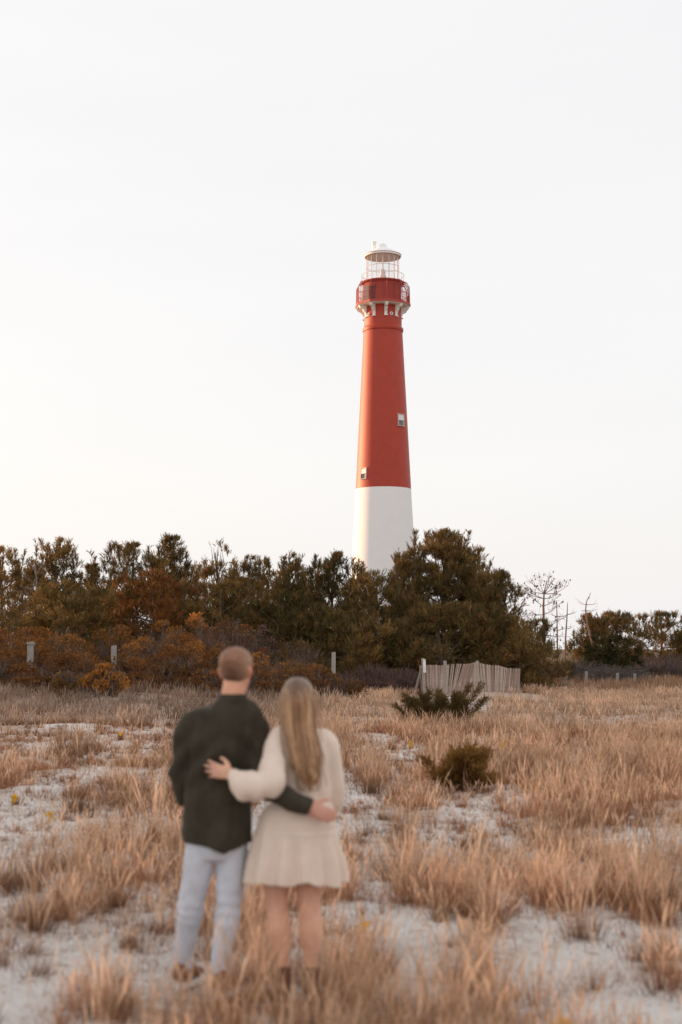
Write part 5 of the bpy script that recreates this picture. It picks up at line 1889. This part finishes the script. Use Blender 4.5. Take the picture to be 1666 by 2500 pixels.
loft(b, [(nk(745, 2080, WY), .085), (nk(752, 2130, WY), .079), (nk(753, 2170, WY - .01), .069), (nk(756, 2215, WY - .02), .061), (nk(761, 2278, WY - .04), .063), (nk(761, 2320, WY - .05), .047), (nk(760, 2350, WY - .055), .036), (nk(759, 2392, WY - .06), .036)], 18, 4, flat=True)
fuse(b, 'body', M['skin'], wom, .0066, 2, color=skin_color(SKW, [(nk(678, 2170, WY), .09, (.62, .33, .24)), (nk(753, 2170, WY), .09, (.62, .33, .24)), (nk(515, 1880, 7.48), .05, (.68, .37, .29))]))
for s_ in (-1, 1):
    e = MB()
    c_ = fr_w(s_ * .031, .079, .113)
    e.lathe([(.001, c_[2] - .012), (.009, c_[2] - .007), (.012, c_[2]), (.009, c_[2] + .007), (.001, c_[2] + .012)], (c_[0], c_[1]), 12)
    e.build('eye', M['eye'], wom, True)
# dress: blouse with balloon sleeves, then the tiered skirt
b = MB()
loft(b, [(nk(735, 1768, WY), .058, .056), (nk(736, 1776, WY), .085, .066), (nk(738, 1788, WY), .122, .080), (nk(740, 1808, WY), .155, .094), (nk(741, 1840, WY), .160, .102), (nk(743, 1885, WY), .146, .104), (nk(745, 1925, WY), .140, .106), (nk(743, 1950, WY), .138, .104), (nk(742, 1960, WY), .128, .10)], 28, 5, flat=True)
loft(b, [(nk(700, 1788, WY), .05), (nk(682, 1803, 7.60), .058), (nk(672, 1842, 7.55), .064), (nk(666, 1885, 7.47), .070), (nk(664, 1912, 7.425), .070), (nk(638, 1920, 7.415), .070), (nk(611, 1922, 7.425), .080), (nk(592, 1914, 7.435), .074), (nk(577, 1900, 7.45), .052), (nk(570, 1893, 7.46), .037), (nk(564, 1889, 7.468), .036)], 20, 5, side=(0, 1, 0))
loft(b, [(nk(776, 1796, WY), .05), (nk(800, 1812, WY), .056), (nk(812, 1850, WY), .050), (nk(818, 1900, WY + .01), .047), (nk(819, 1942, 7.65), .047), (nk(815, 1970, 7.70), .045), (nk(810, 1985, 7.74), .035), (nk(806, 1990, 7.76), .032)], 18, 4, side=(0, 1, 0))


def dress_disp(co):
    low = np.exp(-((co[:, 2] - nk(743, 1945, WY)[2]) / .06) ** 2)
    arms = sm(np.abs(co[:, 0] - nk(742, 1880, WY)[0]), .14, .20)
    return .006 * n3(co, (11, 7, 6), 41) + .004 * n3(co, (26, 12, 14), 42) + .006 * low * np.sin(co[:, 0] * 70) + arms * .008 * n3(co, (14, 8, 10), 43)


fuse(b, 'dress_bodice', M['dress'], wom, .008, 3, disp=dress_disp)
b = MB()
rgp = np.random.default_rng(12)
ph = rgp.uniform(0, 6.28, 6)


def pleat(t, a):
    up = .010 * np.sin(13 * a + ph[0]) + .012 * np.sin(7 * a + ph[1])
    dn = .090 * np.sin(13 * a + ph[2] + 2.2 * np.sin(2 * a + ph[4])) * (1 + .5 * np.sin(3 * a + ph[5])) + .050 * np.sin(9 * a + ph[3] + 1.5 * np.sin(a))
    w_ = sm(t, .40, .95)
    return 1 + .008 * np.sin(31 * a + ph[1]) * sm(t, .5, .6) + up * sm(t, .05, .3) * (1 - w_ * .5) + dn * w_ + .022 * np.exp(-((t - .53) / .014) ** 2) - .02 * np.exp(-((t - .50) / .012) ** 2)


loft(b, [(nk(743, 1942, WY), .132, .100), (nk(740, 1955, WY), .145, .108), (nk(731, 1975, WY), .180, .124), (nk(726, 2005, WY), .202, .138), (nk(721, 2040, WY), .216, .148), (nk(719, 2064, WY), .226, .154), (nk(718, 2100, WY), .246, .166), (nk(717, 2150, WY), .262, .180)], 180, 10, flat=True, mod=pleat, caps=False)
_z = b.v[0][:, 2]
_a = np.arctan2(b.v[0][:, 1] - WY, b.v[0][:, 0] - nk(719, 2060, WY)[0])
b.v[0][:, 2] = _z + .007 * sm(-_z, -.75, -.58) * (np.sin(13 * _a + 2.2 * np.sin(2 * _a)) + 1.1 * np.sin(5 * _a + 1) + .8 * np.sin(3 * _a))
sk = b.build('skirt', M['dress'], wom, True)
so_ = sk.modifiers.new('cloth_thickness', 'SOLIDIFY')
so_.thickness = .004
# long hair, brushed to the right side of her back
b = MB()
hk = lambda px, py, Y: at(px, py, Y)
strand = np.random.default_rng(8).normal(0, 1, 24)


def lock(t, a):
    v = sum(strand[q] * np.sin((5 + 3 * q) * a + strand[q + 8] * 3 + 1.5 * t * strand[q + 16]) for q in range(8))
    return 1 + .022 * v * sm(t, .12, .5)


P = loft(b, [(hk(727, 1653, WY - .005), .006, .006), (hk(727, 1656, WY - .006), .036, .042), (hk(727, 1664, WY - .008), .060, .074), (hk(728, 1680, WY - .012), .078, .094), (hk(730, 1702, WY - .014), .097, .108), (hk(731, 1730, WY - .024), .100, .098), (hk(732, 1760, WY - .050), .090, .074), (hk(737, 1795, WY - .078), .086, .056), (hk(744, 1830, WY - .094), .084, .048), (hk(750, 1862, WY - .102), .076, .044), (hk(755, 1888, WY - .104), .060, .038), (hk(758, 1907, WY - .104), .036, .028), (hk(760, 1922, WY - .102), .006, .008)], 90, 6, flat=True, mod=lock, caps=True)
_w = sm(P[0, :, 2].max() - P[..., 2], .18, .5)
P[..., 0] += _w * (.007 * np.sin(P[..., 2] * 34 + 2 * np.sin(P[..., 0] * 40)) + .004 * np.sin(P[..., 2] * 61 + 1))
b2 = MB()
tz = (P[..., 2] - P[-1, :, 2].min()) / (P[..., 2].max() - P[-1, :, 2].min())
k_ = P.shape[1]
aa_ = np.linspace(0, 2 * np.pi, k_, endpoint=False)
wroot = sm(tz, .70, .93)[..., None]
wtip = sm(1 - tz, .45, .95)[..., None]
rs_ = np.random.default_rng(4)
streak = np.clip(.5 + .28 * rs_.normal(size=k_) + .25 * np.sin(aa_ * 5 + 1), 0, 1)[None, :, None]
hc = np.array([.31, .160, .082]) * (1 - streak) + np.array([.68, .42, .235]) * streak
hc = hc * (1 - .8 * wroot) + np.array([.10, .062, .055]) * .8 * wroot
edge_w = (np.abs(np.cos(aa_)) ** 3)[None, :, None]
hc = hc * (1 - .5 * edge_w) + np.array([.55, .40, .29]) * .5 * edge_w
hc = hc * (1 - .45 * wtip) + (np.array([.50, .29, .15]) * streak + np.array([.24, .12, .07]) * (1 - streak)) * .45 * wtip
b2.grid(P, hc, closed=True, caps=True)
# a few loose locks
rl_ = np.random.default_rng(21)
for q in range(60):
    x0 = rl_.uniform(-.075, .075)
    t0_ = rl_.uniform(.25, .6)
    r0_ = int(t0_ * (P.shape[0] - 1))
    th = rl_.uniform(np.pi * 1.05, np.pi * 1.95)
    j_ = int(th / (2 * np.pi) * k_) % k_
    rr_ = np.arange(r0_, min(P.shape[0] - 2, r0_ + rl_.integers(22, 40)))
    pts = P[rr_, j_] + np.column_stack([np.linspace(0, rl_.normal(0, .028), len(rr_)), np.linspace(-.002, -.008, len(rr_)), np.linspace(0, -.03, len(rr_))])
    b2.tube(pts, np.linspace(.005, .0025, len(pts)), 5, hc[min(r0_ + 8, len(hc) - 1), j_] * rl_.uniform(.75, 1.2))
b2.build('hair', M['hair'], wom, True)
for px_, dx_ in ((691, -.10), (759, .12)):
    p_ = nk(px_, 2405, 7.56)
    zg_ = float(gz(p_[0], 7.56))
    shoe(wom, (p_[0] - dx_ * .05, 7.49), (dx_, 1.0), .245, .088, .09, M['boot'], M['bootsole'], zg_ - .004, (p_[0], 7.56, zg_ + .17), name='ankle_boot', sole_h=.03)
